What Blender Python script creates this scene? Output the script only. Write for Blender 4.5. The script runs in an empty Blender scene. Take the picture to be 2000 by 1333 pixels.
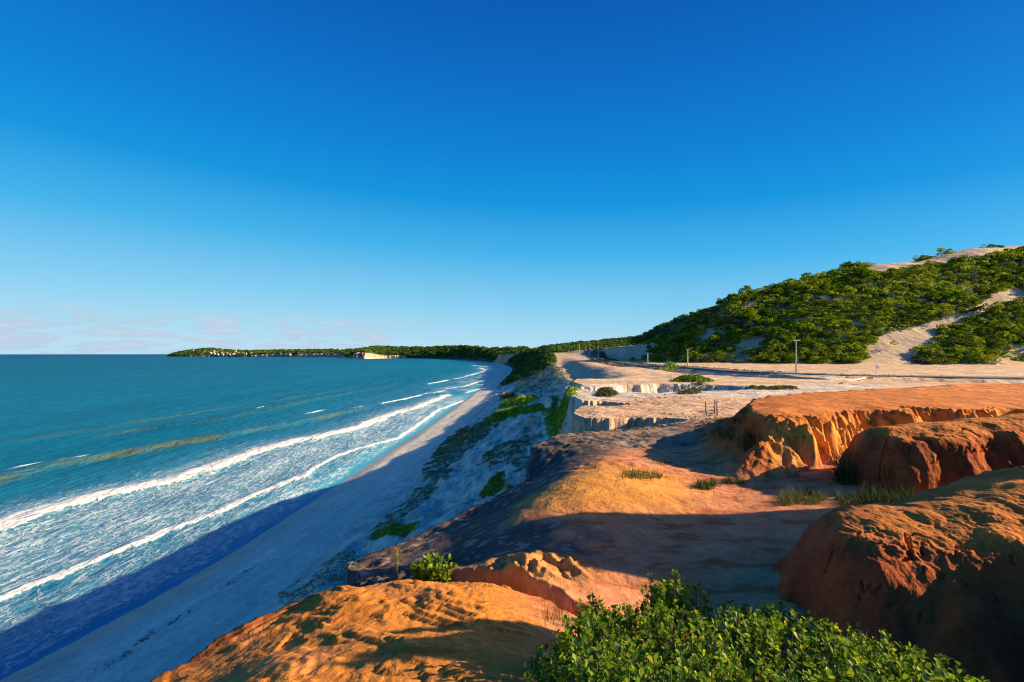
import bpy, math, numpy as np
from mathutils import Vector, Matrix
from mathutils.bvhtree import BVHTree

# ------------------------------------------------------------------ camera, sky, sun, exposure
CAMZ, F, HY = 32.0, 900.0, 692.0          # camera height over the sea, focal length in photo pixels, horizon row
SUN_AZ, SUN_EL = 90.0, 22.5              # clockwise from the view direction, degrees
sc = bpy.context.scene
col = sc.collection
cam = bpy.data.cameras.new("camera")
camo = bpy.data.objects.new("camera", cam)
col.objects.link(camo)
camo.location = (0, 0, CAMZ)
camo.rotation_euler = (math.radians(90), 0, 0)
cam.sensor_width = 36.0
cam.lens = 36.0 * F / 2000.0
cam.shift_y = (HY - 666.5) / 2000.0
cam.clip_start = 0.05
cam.clip_end = 200000.0
sc.camera = camo

world = bpy.data.worlds.new("World")
sc.world = world
world.use_nodes = True
wt = world.node_tree
W = wt.nodes
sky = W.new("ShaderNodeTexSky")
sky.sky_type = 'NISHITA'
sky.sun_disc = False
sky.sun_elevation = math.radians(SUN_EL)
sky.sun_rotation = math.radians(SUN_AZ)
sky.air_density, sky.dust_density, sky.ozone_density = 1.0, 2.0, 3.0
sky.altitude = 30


def wmath(op, a, b=None, clamp=False):
    n = W.new("ShaderNodeMath"); n.operation = op; n.use_clamp = clamp
    for i, v in enumerate((a, b)):
        if v is None: continue
        if hasattr(v, 'node'): wt.links.new(v, n.inputs[i])
        else: n.inputs[i].default_value = v
    return n.outputs[0]


# the glow of the sky round the sun, the same curve over the whole dome
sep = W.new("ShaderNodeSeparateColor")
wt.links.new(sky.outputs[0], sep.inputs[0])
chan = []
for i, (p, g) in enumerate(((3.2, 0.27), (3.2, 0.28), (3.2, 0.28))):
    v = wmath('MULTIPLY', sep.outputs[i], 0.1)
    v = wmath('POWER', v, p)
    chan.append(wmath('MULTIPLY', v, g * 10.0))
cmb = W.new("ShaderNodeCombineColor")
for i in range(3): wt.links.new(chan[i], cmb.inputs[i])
# clear-air colour by height above the horizon (deep blue overhead, paler low down), a little hazier over the open sea
tc = W.new("ShaderNodeTexCoord")
sx = W.new("ShaderNodeSeparateXYZ")
wt.links.new(tc.outputs['Generated'], sx.inputs[0])
az = wmath('ARCTAN2', sx.outputs[0], sx.outputs[1])
el = wmath('ARCSINE', sx.outputs[2])
hz_side = W.new("ShaderNodeVectorMath"); hz_side.operation = 'DOT_PRODUCT'
wt.links.new(tc.outputs['Generated'], hz_side.inputs[0]); hz_side.inputs[1].default_value = (-0.80, 0.60, 0.0)
elv = wmath('SUBTRACT', el, wmath('MULTIPLY', wmath('SUBTRACT', hz_side.outputs['Value'], 0.55), 0.055))
rampf = W.new("ShaderNodeMapRange"); wt.links.new(elv, rampf.inputs[0])
for k, v in zip((1, 2, 3, 4), (0.0, math.pi / 2, 0.0, 1.0)): rampf.inputs[k].default_value = v
ramp = W.new("ShaderNodeValToRGB"); wt.links.new(rampf.outputs[0], ramp.inputs[0])
SKY = [(0, .54, .81, .93), (1.4, .47, .79, .93), (5.8, .27, .68, .92), (12, .072, .50, .86), (18, .010, .335, .77), (23.5, .006, .245, .70),
       (31, .005, .170, .58), (37, .004, .125, .48), (60, .004, .085, .37), (90, .004, .07, .32)]
cr_ = ramp.color_ramp
for i, (d, r_, g_, b_) in enumerate(SKY):
    e_ = cr_.elements[i] if i < 2 else cr_.elements.new(d / 90)
    e_.position = d / 90
    e_.color = (r_, g_, b_, 1)
rsc = W.new("ShaderNodeMix"); rsc.data_type = 'RGBA'; rsc.blend_type = 'MULTIPLY'; rsc.inputs[0].default_value = 1.0
wt.links.new(ramp.outputs[0], rsc.inputs[6]); rsc.inputs[7].default_value = (7.5, 7.55, 7.9, 1)
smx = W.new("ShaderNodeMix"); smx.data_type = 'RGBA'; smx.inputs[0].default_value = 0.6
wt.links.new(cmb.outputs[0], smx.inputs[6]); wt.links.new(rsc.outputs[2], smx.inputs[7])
# low fair-weather clouds over the sea horizon
cv = W.new("ShaderNodeCombineXYZ")
wt.links.new(wmath('MULTIPLY', az, 15.0), cv.inputs[0])
wt.links.new(wmath('MULTIPLY', el, 100.0), cv.inputs[1])
n1 = W.new("ShaderNodeTexNoise"); n1.inputs['Scale'].default_value = 1.0; n1.inputs['Detail'].default_value = 7.0
n1.inputs['Roughness'].default_value = 0.58
wt.links.new(cv.outputs[0], n1.inputs['Vector'])
cv2 = W.new("ShaderNodeCombineXYZ")
wt.links.new(wmath('ADD', wmath('MULTIPLY', az, 1.4), 5.3), cv2.inputs[0])
n2 = W.new("ShaderNodeTexNoise"); n2.inputs['Scale'].default_value = 1.0; n2.inputs['Detail'].default_value = 1.0
wt.links.new(cv2.outputs[0], n2.inputs['Vector'])
band = W.new("ShaderNodeMapRange"); band.interpolation_type = 'SMOOTHSTEP'
wt.links.new(el, band.inputs[0])
for k, v in zip((1, 2, 3, 4), (0.050, 0.088, 1.0, 0.0)): band.inputs[k].default_value = v
cov = W.new("ShaderNodeMapRange"); cov.interpolation_type = 'SMOOTHSTEP'
wt.links.new(az, cov.inputs[0])
for k, v in zip((1, 2, 3, 4), (-0.40, 0.10, 0.135, -0.14)): cov.inputs[k].default_value = v
thr = wmath('ADD', n1.outputs[0], cov.outputs[0])
thr = wmath('ADD', thr, wmath('MULTIPLY', wmath('SUBTRACT', n2.outputs[0], 0.5), 0.25))
cl = W.new("ShaderNodeMapRange"); cl.interpolation_type = 'SMOOTHSTEP'
wt.links.new(thr, cl.inputs[0])
for k, v in zip((1, 2, 3, 4), (0.585, 0.66, 0.0, 0.80)): cl.inputs[k].default_value = v
camt = wmath('MULTIPLY', cl.outputs[0], band.outputs[0])
ccol = W.new("ShaderNodeMix"); ccol.data_type = 'RGBA'
wt.links.new(n1.outputs[0], ccol.inputs[0])
ccol.inputs[6].default_value = (1.2, 2.0, 3.0, 1); ccol.inputs[7].default_value = (3.7, 4.0, 4.6, 1)
mx = W.new("ShaderNodeMix"); mx.data_type = 'RGBA'
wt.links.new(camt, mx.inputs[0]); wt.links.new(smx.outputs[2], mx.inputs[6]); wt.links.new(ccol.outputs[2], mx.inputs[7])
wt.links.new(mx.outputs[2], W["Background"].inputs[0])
W["Background"].inputs[1].default_value = 0.1

sunl = bpy.data.lights.new("sun", 'SUN')
sunl.energy = 5.0
sunl.angle = math.radians(0.53)
sunl.color = (1.0, 0.75, 0.42)
suno = bpy.data.objects.new("sun", sunl)
col.objects.link(suno)
_a, _e = math.radians(SUN_AZ), math.radians(SUN_EL)
SUN = Vector((math.sin(_a) * math.cos(_e), math.cos(_a) * math.cos(_e), math.sin(_e)))
suno.rotation_euler = (-SUN).to_track_quat('-Z', 'Y').to_euler()
suno.location = (60, -20, 90)

sc.view_settings.view_transform = 'Standard'
sc.view_settings.look = 'None'
sc.view_settings.exposure = 1.0
sc.view_settings.gamma = 1.0
sc.cycles.use_denoising = True
sc.cycles.filter_width = 1.1
sc.cycles.max_bounces = 6

# ------------------------------------------------------------------ numeric helpers
rng = np.random.default_rng(7)


def _hash(ix, iy, seed):
    h = (ix.astype(np.int64) * 374761393 + iy.astype(np.int64) * 668265263 + seed * 974634777) & 0xFFFFFFFF
    h = ((h ^ (h >> 13)) * 1274126177) & 0xFFFFFFFF
    h = ((h ^ (h >> 16)) * 2246822519) & 0xFFFFFFFF
    return (h ^ (h >> 15)).astype(np.float64) / 4294967295.0


def perlin(x, y, seed=0):
    x = np.asarray(x, float); y = np.asarray(y, float)
    x0 = np.floor(x); y0 = np.floor(y)
    fx, fy = x - x0, y - y0
    u = fx * fx * fx * (fx * (fx * 6 - 15) + 10)
    v = fy * fy * fy * (fy * (fy * 6 - 15) + 10)
    def g(dx, dy):
        a = _hash(x0 + dx, y0 + dy, seed) * 6.2831853
        return np.cos(a) * (fx - dx) + np.sin(a) * (fy - dy)
    a = g(0, 0) * (1 - u) + g(1, 0) * u
    b = g(0, 1) * (1 - u) + g(1, 1) * u
    return (a * (1 - v) + b * v) * 1.5


def fbm(x, y, o=4, seed=0, gain=0.5, lac=2.03):
    s = 0; a = 1.0
    for k in range(o):
        s = s + a * perlin(x, y, seed + k * 17)
        x = x * lac + 3.1; y = y * lac + 1.7; a *= gain
    return s


def ridged(x, y, o=4, seed=0, gain=0.5):
    s = 0; a = 1.0; t = 0
    for k in range(o):
        s = s + a * (1 - np.abs(perlin(x, y, seed + k * 13)) * 1.6); t += a
        x = x * 2.07 + 5.2; y = y * 2.07 + 9.1; a *= gain
    return s / t


def sst(a, b, x):
    t = np.clip((x - a) / (b - a), 0, 1)
    return t * t * (3 - 2 * t)


def lerp(a, b, t): return a + (b - a) * t


def seg_dist(X, Y, pts, closed=False):
    """distance to a polyline and the parameter (segment index + fraction) of the nearest point"""
    d = np.full(np.shape(X), 1e18); par = np.zeros(np.shape(X))
    n = len(pts)
    for i in range(n if closed else n - 1):
        ax, ay = pts[i][:2]; bx, by = pts[(i + 1) % n][:2]
        vx, vy = bx - ax, by - ay
        t = np.clip(((X - ax) * vx + (Y - ay) * vy) / (vx * vx + vy * vy), 0, 1)
        q = (X - ax - t * vx) ** 2 + (Y - ay - t * vy) ** 2
        m = q < d
        d = np.where(m, q, d); par = np.where(m, i + t, par)
    return np.sqrt(d), par


def inside(X, Y, pts):
    c = np.zeros(np.shape(X), bool)
    n = len(pts)
    for i in range(n):
        ax, ay = pts[i]; bx, by = pts[(i + 1) % n]
        if ay == by: continue
        m = ((ay > Y) != (by > Y)) & (X < (bx - ax) * (Y - ay) / (by - ay) + ax)
        c ^= m
    return c


def sdf(X, Y, pts):
    d, _ = seg_dist(X, Y, pts, True)
    return np.where(inside(X, Y, pts), d, -d)


def project(X, Y, Z):
    return 1000 + F * X / Y, HY + F * (CAMZ - Z) / Y


# ------------------------------------------------------------------ the lie of the land (plan view in metres, camera at 0,0)
SHORE = np.array([(-400, -66), (-40, -54), (45, -50), (60, -46.7), (74, -44.9), (93, -43.6), (109, -42.6), (142, -41), (195, -37.5),
                  (267, -35), (394, -30.7), (600, -23), (873, -14.5), (1252, -35), (1800, -80)], float)
TOE = np.array([(-400, -40), (-40, -33), (40, -31), (57, -30), (74, -29.7), (116, -26), (162, -26), (267, -21), (394, -16), (600, -6),
                (900, 1), (1250, -22), (1400, -45), (1700, -72)], float)
EDGE = np.array([(-400, -20), (-40, -5), (5, -3), (15, 0), (30, 4), (60, 9), (94, 13.6), (136, 17), (225, 26), (346, 36), (450, 44),
                 (700, 60), (1000, 66), (1250, 34), (1380, -20), (1440, -32), (1700, -45)], float)
fS = lambda Y: np.interp(Y, SHORE[:, 0], SHORE[:, 1])
fT = lambda Y: np.interp(Y, TOE[:, 0], TOE[:, 1])
fE = lambda Y: np.interp(Y, EDGE[:, 0], EDGE[:, 1])
# cliff-top outline with its gullies
TOP = [(-5, -400), (-5, -40), (-4.3, -5), (-4.4, 1), (-3.95, 4.4), (-3.2, 5.35), (-2.75, 5.85), (-2.2, 6.35), (-1.5, 6.75), (-1.7, 7.3),
       (-2.5, 7.75), (-3.4, 9.5), (-2.5, 11.4), (-1.2, 13.4), (0.7, 16.2), (0.85, 18.4), (2.3, 21.0), (4.5, 22.8), (7, 23.9), (9.6, 26),
       (10.9, 28.6), (10.2, 30.6), (8, 31.1), (4.9, 31.2), (4.8, 34), (5.6, 37.5), (9, 39.5), (10.4, 41.3), (9.2, 43), (6.6, 43.6),
       (6.7, 50), (7.6, 57), (9, 60), (9.6, 66), (11.5, 80), (13.6, 94), (17, 118), (15.5, 136), (22, 165), (25, 225), (34, 300), (36, 346), (44, 450),
       (60, 700), (66, 1000), (34, 1250), (-20, 1380), (-32, 1440), (-45, 1700), (-45, 2600), (1500, 2600), (1500, -400)]
ROAD = [(160, 76), (120, 84), (100, 88), (85, 92), (73, 98), (66, 108), (61.5, 130), (60, 160), (60.5, 190), (61, 237), (65, 300),
        (74, 400), (90, 530), (112, 650)]
BASIN = [(9.4, 56.5), (14, 55), (22, 56), (31, 60), (34, 66), (30, 70.5), (23, 71.5), (17, 70), (14.5, 64.5), (9.6, 63.5)]
TERR = [(40, 39), (28, 33), (20, 28.2), (14.5, 24.2), (11.0, 21), (8.8, 18), (7.7, 15.8), (7.35, 14.6), (7.9, 13.4), (8.4, 13.2), (9.3, 14.0), (10.5, 14.7), (11.6, 15.6),
        (13.0, 15.2), (14, 16.2), (15.4, 15.4), (17, 16.2), (22, 15.5), (40, 8), (80, 4), (80, 46)]
CTRL = np.array([
    (0, 0, -1.75), (-2, 0, -2.2), (3, 0, -1.65), (-3.5, 1, -2.75), (1, 2, -2.05), (2.5, 2.2, -2.05), (4.5, 2.5, -2.6),
    (-.3, 3, -2.45), (-1.9, 3.5, -2.62), (-3, 4, -3.15), (-3.5, 4.7, -3.25), (-1, 4.5, -2.7), (-2.4, 5.2, -2.95), (-1.6, 6, -3.0), (-.6, 5.2, -2.85), (0, 4.2, -2.62),
    (.6, 5, -3.0), (1.2, 3.6, -2.7), (2.6, 3.6, -2.95),
    (1.5, 5.4, -3.25), (3, 5.5, -3.3), (1.6, 7.3, -3.3), (3.3, 7.5, -3.3), (3, 9, -3.3), (5.5, 8.8, -3.25), (4.5, 11.3, -3.3), (7.5, 9.5, -3.2),
    (8, 12.1, -3.2), (10, 9.5, -3.1), (6, 4, -3.15), (6.5, 13.2, -3.3),
    (1.2, 10.2, -3.17), (2.2, 11.5, -3.02), (2.8, 12.5, -3.12), (.9, 11.6, -3.3), (.4, 9, -3.33),
    (-3.2, 9.8, -4.4), (-2.3, 11.6, -4.55), (-1.1, 13.6, -4.5), (.8, 16.4, -4.3), (-1, 9.8, -3.95), (0.0, 12.3, -4.05), (-1.8, 8.4, -4.05), (.7, 13.6, -3.85),
    (0.6, 7.0, -3.15), (-.6, 7.8, -3.5),
    (1.2, 17.5, -3.7), (2.5, 20.3, -3.65), (5, 16.5, -3.45), (6, 20, -3.6), (9, 24, -3.8), (3.5, 14.5, -3.3), (1.9, 15.2, -3.55),
    (13, 5, -2.5), (13, 0, -2.0), (16, 9, -2.8), (-6, 0, -3.2), (-6, 8, -4.3), (13, 20, -3.4), (0, 26, -4.0), (10, -8, -1.7), (-5, -8, -2.6), (8, 12.9, -3.2)], float)


def _tps(r2):
    return 0.5 * r2 * np.log(r2 + 1e-9)


def _solve():
    n = len(CTRL)
    P = CTRL[:, :2]
    r2 = ((P[:, None] - P[None]) ** 2).sum(-1)
    A = np.zeros((n + 3, n + 3))
    A[:n, :n] = _tps(r2) + np.eye(n) * 0.05
    A[:n, n:] = np.c_[np.ones(n), P]; A[n:, :n] = A[:n, n:].T
    return np.linalg.solve(A, np.r_[CTRL[:, 2], 0, 0, 0])


_TW = _solve()


def tps(X, Y):
    s = _TW[-3] + _TW[-2] * X + _TW[-1] * Y
    for (cx, cy, _), w in zip(CTRL, _TW):
        s = s + w * _tps((X - cx) ** 2 + (Y - cy) ** 2)
    return s


HILL = np.array([  # X, toe Y, ridge Y, ridge height above the camera
    (60, 430, 560, -5.2), (85, 360, 480, 1), (95, 310, 410, 5), (110, 262, 350, 10), (139, 240, 340, 27), (161, 232, 340, 39), (220, 226, 355, 56),
    (288, 222, 370, 70), (360, 222, 385, 83), (444, 222, 400, 95), (700, 215, 430, 120)], float)


def terrain(X, Y, full=False):
    X = np.asarray(X, float); Y = np.asarray(Y, float)
    s = sdf(X, Y, TOP)
    Yc = np.clip(Y, 0, None)
    # --- plateau (relative to the camera)
    zp = np.interp(Y, [0, 20, 32, 45, 70, 95, 130, 230, 320, 400, 540, 700, 900, 1250, 1450, 1700],
                   [-3.3, -3.6, -4.3, -4.4, -4.7, -5, -5, -5.2, -5.4, -4, 1, 7, 12, 8, 3, 5])
    zp = zp + sst(500, 800, Y) * np.clip((X - 60) * 0.10, -2, 16)
    zp = zp + 0.12 * fbm(X / 7, Y / 7, 3, 5) + 0.5 * fbm(X / 45, Y / 45, 2, 8) * sst(60, 160, Y)
    m = sst(18, 25, Y) + sst(11, 14, X) * sst(24, 30, Y); m = np.clip(m, 0, 1)
    near = (Y < 26) & (Y > -30) & (np.abs(X) < 90)
    zn = np.zeros_like(X)
    if near.any(): zn[near] = tps(np.clip(X[near], -7, 17), np.clip(Y[near], -9, 27))
    zp = np.where(near, lerp(zn, zp, m), zp)
    # raised orange terrace
    st = sdf(X, Y, TERR)
    wide = 2.6 * sst(1.1, .2, X - .47 * Y) + sst(18, 28, Y) * 7 + 0.75
    nz = 0.30 * fbm(X * 1.3, Y * 1.3, 3, 31) + 0.16 * ridged(X * 2.6, Y * 2.6, 3, 37)
    tt = np.clip((st + nz * (X > 6.8) * sst(30, 18, Y) + wide * 0.55) / wide, 0, 1)
    tt = np.where(wide > 1.2, tt * tt * (3 - 2 * tt), np.sin(tt * np.pi / 2) ** 0.85)
    ztop = -1.78 - 0.012 * np.clip(Y - 15, 0, 40) + 0.05 * fbm(X / 2.2, Y / 2.2, 3, 41) - 0.10 * sst(1.6, 0, st) * sst(24, 18, Y)
    rise = np.clip(ztop - zp, 0, 3) * tt * sst(52, 30, Y)
    # nose ridge of the terrace
    dn, pn = seg_dist(X, Y, [(8.0, 13.5), (6.9, 12.9), (5.8, 12.2)])
    nose = np.clip(1 - dn / (0.75 + 0.3 * fbm(X * 2, Y * 2, 2, 44)), 0, 1) ** 0.8 * np.interp(pn, [0, 1, 2], [1.15, 0.75, 0.05])
    rise = np.maximum(rise, nose)
    zp = zp + rise
    # shallow white basin with a fluted back wall
    sb = sdf(X, Y, BASIN) + 0.7 * fbm(X / 3, Y / 3, 3, 51) + 0.6 * ridged(X * 0.8, Y * 0.8, 2, 52) - 0.35
    bas = sst(-0.1, 0.9, sb)
    zp = zp - 1.7 * bas * np.interp(Y, [55, 60, 72], [0.45, 0.9, 1.0])
    # road bed with a hollow on its seaward side
    dr, pr = seg_dist(X, Y, ROAD)
    seaw = (Y < 90) | (X < 62)
    zp = zp + np.where(seaw, -1.5 * np.exp(-((dr - 9) / 4.0) ** 2) * sst(340, 240, Y), 0) + 0.35 * np.exp(-(dr / 5) ** 4)
    zp = zp - 5.0 * sst(15, 0, s) * sst(92, 135, Y) * sst(480, 330, Y)
    # --- hill
    ty = np.interp(X, HILL[:, 0], HILL[:, 1]); ry = np.interp(X, HILL[:, 0], HILL[:, 2]); rz = np.interp(X, HILL[:, 0], HILL[:, 3])
    t = (Y - ty) / (ry - ty)
    up = np.clip(t, 0, 1)
    prof = 0.55 * up + 0.45 * up * up * (3 - 2 * up)
    back = np.clip(t - 1, 0, 12)
    hz = (rz + 5.2) * (prof - lerp(0.75, 0.18, sst(170, 300, X)) * np.clip(back, 0, 7))
    hz = hz + (t > 0) * np.clip(t, 0, 0.5) * 2 * (3.0 * fbm(X / 60, Y / 60, 3, 61) + 1.0 * fbm(X / 14, Y / 14, 2, 62)) * sst(60, 110, X)
    zp = zp + np.where(t > 0, np.clip(hz, 0, None), 0) * sst(50, 100, X)
    # --- slope between beach and cliff
    xs, xt, xe = fS(Y), fT(Y), fE(Y)
    beach = np.where(X < xs, (X - xs) * 0.055, 2.1 * np.clip((X - xs) / np.maximum(xt - xs, 3), 0, 1.0) ** 0.9)
    tq = np.clip((X - xt) / np.maximum(xe - xt, 4), 0, 1.6)
    zb = np.interp(Y, [0, 60, 130, 250, 450, 700, 1250, 1350, 1450, 1700], [16.5, 17.5, 19, 21, 25, 30, 32, 20, 16, 30])
    tal = (zb - 2.1) * np.clip(tq, 0, 1) ** 1.12 + np.clip(tq - 1, 0, 1) * 6
    sl = sst(0.0, 0.25, tq)
    tal = tal + sl * (1.1 * fbm(X / 9, Y / 13, 3, 71) + 0.35 * fbm(X / 2.2, Y / 3.0, 3, 72) + 0.8 * ridged(X / 6, Y / 6, 2, 74) - 0.5)
    zt = beach + np.where(X > xt, tal, 0) - CAMZ
    # --- join: the cliff wall
    amp = np.clip(0.1 + 0.02 * Yc, 0.1, 3.0)
    fl = amp * (0.55 * fbm(X / (0.4 + 0.035 * Yc), Y / (0.4 + 0.035 * Yc), 3, 81) + 0.35 * ridged(X / (0.3 + 0.018 * Yc), Y / (0.3 + 0.018 * Yc), 2, 83))
    ww = np.interp(Y, [0, 20, 60, 120, 300, 450, 700, 1250, 1350, 1500], [0.5, 0.6, 1.8, 4, 8, 16, 30, 22, 10, 14])
    k = np.clip((s + fl + ww) / (ww * 1.05), 0, 1)
    k = np.where(Y < 250, k ** 0.75, k * k * (3 - 2 * k))
    top = np.maximum(zp, zt - 1.0)
    z = zt + (top - zt) * k
    # --- near-field rock relief (foreground shelf, crevice, rugged outcrop)
    nf = (Y < 26) & (Y > -5) & (X > -8) & (X < 20)
    if nf.any():
        x, y = X[nf], Y[nf]
        inn = sst(-0.6, 0.2, s[nf])
        shelf = sst(0.7, -0.1, x + 0.10 * (y - 4)) * sst(7.2, 6.4, y)
        wx = x + 0.25 * fbm(x * 0.9, y * 0.9, 2, 91); wy = y + 0.25 * fbm(x * 0.9 + 9, y * 0.9, 2, 92)
        q = (wx * 0.75 + wy * 1.35)
        p = (wx * -1.35 + wy * 0.75)
        lay = fbm(q * 0.62, p * 0.24, 4, 93, .45) * 1.5
        stp = np.floor(lay * 3) / 3 + sst(0.88, 0.99, (lay * 3) % 1.0) / 3
        rel = shelf * (0.085 * stp + 0.02 * fbm(x * .6, y * .6, 2, 99) + 0.012 * ridged(q * 4, p * 1.3, 4, 94, .6) + 0.008 * fbm(x * 14, y * 14, 3, 95))
        crust = sst(1.5, 0.4, s[nf]) * sst(7.0, 7.8, y)
        rel = rel + crust * (0.10 * ridged(x * 2.2, y * 2.2, 4, 96, 0.55) - 0.05 + 0.06 * fbm(x * 1.1, y * 1.1, 2, 97))
        far_c = sst(15.5, 18, y) * sst(9, 6, x)
        rel = rel + far_c * (0.16 * ridged(x * 1.0, y * 1.0, 4, 98, 0.55) - 0.1)
        dc, pc = seg_dist(x + 0.10 * fbm(x * 3, y * 3, 3, 101), y + 0.10 * fbm(x * 3 + 5, y * 3, 3, 102),
                          [(-3.0, 7.05), (-1.7, 7.0), (-.75, 6.85), (-0.1, 6.45), (0.45, 6.0), (0.95, 5.55), (1.35, 5.3)])
        dep = np.interp(pc, [0, 1, 2, 3, 4, 5, 6], [0.9, 0.7, 0.55, 0.95, 0.8, 0.5, 0.05])
        wid = np.interp(pc, [0, 1, 2, 3, 4, 5, 6], [0.5, 0.42, 0.34, 0.26, 0.22, 0.18, 0.1])
        rel = rel - dep * sst(wid, wid * 0.35, dc)
        rug = np.exp(-(((x - 0.35) / 0.85) ** 2 + ((y - 6.95) / 0.55) ** 2) ** 2)
        rel = rel + rug * (0.36 * ridged(x * 1.5 + .4, y * 1.5, 5, 103, 0.55) - 0.17)
        rim = np.exp(-(((x - 2.4) / 1.5) ** 2 + ((y - 13.2) / 0.5) ** 2))
        rel = rel + rim * (0.16 * ridged(x * 2, y * 2, 4, 104))
        led = np.exp(-(((x + 1.6) / 0.9) ** 2 + ((y - 8.1) / 0.6) ** 2))
        rel = rel + led * (0.35 * ridged(x * 2.4, y * 2.4, 4, 105) - 0.12)
        wall = np.clip(rise[nf], 0, 2) * (tt[nf] < 0.985) * sst(6.2, 7.2, x) + nose[nf]
        rel = rel + np.clip(wall, 0, 1) * (0.22 * ridged(x * 2.6, y * 2.6, 4, 106, 0.55) - 0.12)
        rel = rel + lerp(2.85, 3.6, sst(3.2, 4.0, y)) * np.exp(-((x - 7.2) / 0.75) ** 2) * sst(5.35, 4.7, y + .25 * fbm(x * 1.5, y * 1.5, 2, 108)) * sst(0.2, 2.0, y) * (1 + .16 * fbm(x * 1.6, y * 1.6, 4, 109))      # unseen bank added beside the viewpoint to shade the bush and shelf
        flo = (1 - shelf) * (1 - crust) * 0.02 * fbm(x * 1.5, y * 1.5, 4, 107)
        zz = z[nf] + (rel + flo) * inn
        z = z.copy(); z[nf] = zz
    if full:
        return z + CAMZ, dict(s=s, tt=tt, rise=rise, bas=bas, dr=dr, t=t, k=k, tq=tq, xs=xs, xt=xt, nose=nose)
    return z + CAMZ


def hit(px, py, y0=1.5, y1=1650, n=2600):
    """where the ray through a photo pixel meets the land (or the sea)"""
    Y = np.geomspace(y0, y1, n)
    X = (px - 1000) / F * Y
    Z = CAMZ - (py - HY) / F * Y
    g = np.maximum(terrain(X, Y), 0)
    b = np.nonzero(Z < g)[0]
    if len(b) == 0: return None
    i = b[0]
    return X[i], Y[i], g[i]


# ------------------------------------------------------------------ materials
def newmat(name):
    m = bpy.data.materials.new(name); m.use_nodes = True
    nt = m.node_tree
    for n in list(nt.nodes): nt.nodes.remove(n)
    return m, nt


class NT:
    def __init__(self, nt): self.nt = nt
    def n(self, t, **kw):
        n = self.nt.nodes.new(t)
        for k, v in kw.items(): setattr(n, k, v)
        return n
    def l(self, a, b): self.nt.links.new(a, b)
    def put(self, sock, v):
        if hasattr(v, 'node'): self.l(v, sock)
        else: sock.default_value = v
    def math(self, op, a, b=0.0, clamp=False):
        n = self.n("ShaderNodeMath", operation=op, use_clamp=clamp)
        self.put(n.inputs[0], a); self.put(n.inputs[1], b)
        return n.outputs[0]
    def noise(self, vec, scale, detail=4, rough=0.55, dist=0.0):
        n = self.n("ShaderNodeTexNoise")
        self.l(vec, n.inputs['Vector'])
        n.inputs['Scale'].default_value = scale; n.inputs['Detail'].default_value = detail
        n.inputs['Roughness'].default_value = rough; n.inputs['Distortion'].default_value = dist
        return n.outputs[0]
    def rng(self, v, a, b, c=0.0, d=1.0, smooth=True):
        n = self.n("ShaderNodeMapRange", interpolation_type='SMOOTHSTEP' if smooth else 'LINEAR')
        self.put(n.inputs[0], v)
        for k, q in zip((1, 2, 3, 4), (a, b, c, d)): self.put(n.inputs[k], q)
        return n.outputs[0]
    def mix(self, f, a, b, blend='MIX'):
        n = self.n("ShaderNodeMix", data_type='RGBA', blend_type=blend)
        self.put(n.inputs[0], f)
        for i, v in ((6, a), (7, b)):
            self.put(n.inputs[i], tuple(v) + (1,) if isinstance(v, (tuple, list)) and len(v) == 3 else v)
        return n.outputs[2]
    def attr(self, name): return self.n("ShaderNodeAttribute", attribute_name=name)
    def scalevec(self, v, s):
        n = self.n("ShaderNodeVectorMath", operation='MULTIPLY')
        self.l(v, n.inputs[0]); n.inputs[1].default_value = s
        return n.outputs[0]


def soil_material(name, grains, bump=0.5, rough=0.92, stain=0.25):
    """earth whose colour comes from the mesh (what soil lies where); grain and fine relief from noise.  grains: noise scales per metre, coarse to fine"""
    m, nt = newmat(name); N = NT(nt)
    pos = N.n("ShaderNodeNewGeometry").outputs['Position']
    c = N.attr('soil').outputs['Color']
    a = N.noise(pos, grains[0], 5, 0.6, 0.4)
    b = N.noise(pos, grains[1], 4, 0.6)
    f = N.noise(pos, grains[2], 3, 0.65)
    c = N.mix(1.0, c, N.mix(N.rng(a, 0.3, 0.7), (1 - stain, 1 - stain * 1.1, 1 - stain * 1.2), (1 + stain * 0.8, 1 + stain * 0.8, 1 + stain * 0.75)), 'MULTIPLY')
    c = N.mix(1.0, c, N.mix(N.rng(b, 0.3, 0.7), (0.88, 0.87, 0.86), (1.10, 1.10, 1.10)), 'MULTIPLY')
    c = N.mix(1.0, c, N.mix(N.rng(f, 0.32, 0.68), (0.88, 0.87, 0.86), (1.10, 1.10, 1.10)), 'MULTIPLY')
    p = N.n("ShaderNodeBsdfPrincipled")
    N.l(c, p.inputs['Base Color'])
    w = N.attr('wet').outputs['Fac']
    N.l(N.rng(w, 0, 1, rough, 0.45), p.inputs['Roughness'])
    p.inputs['Specular IOR Level'].default_value = 0.25
    h = N.math('ADD', N.math('MULTIPLY', a, 1.0 / grains[0]), N.math('ADD', N.math('MULTIPLY', b, 1.0 / grains[1]), N.math('MULTIPLY', f, 0.9 / grains[2])))
    bm = N.n("ShaderNodeBump"); bm.inputs['Strength'].default_value = bump; bm.inputs['Distance'].default_value = 0.45
    N.l(h, bm.inputs['Height']); N.l(bm.outputs[0], p.inputs['Normal'])
    o = N.n("ShaderNodeOutputMaterial"); N.l(p.outputs[0], o.inputs[0])
    return m


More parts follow.
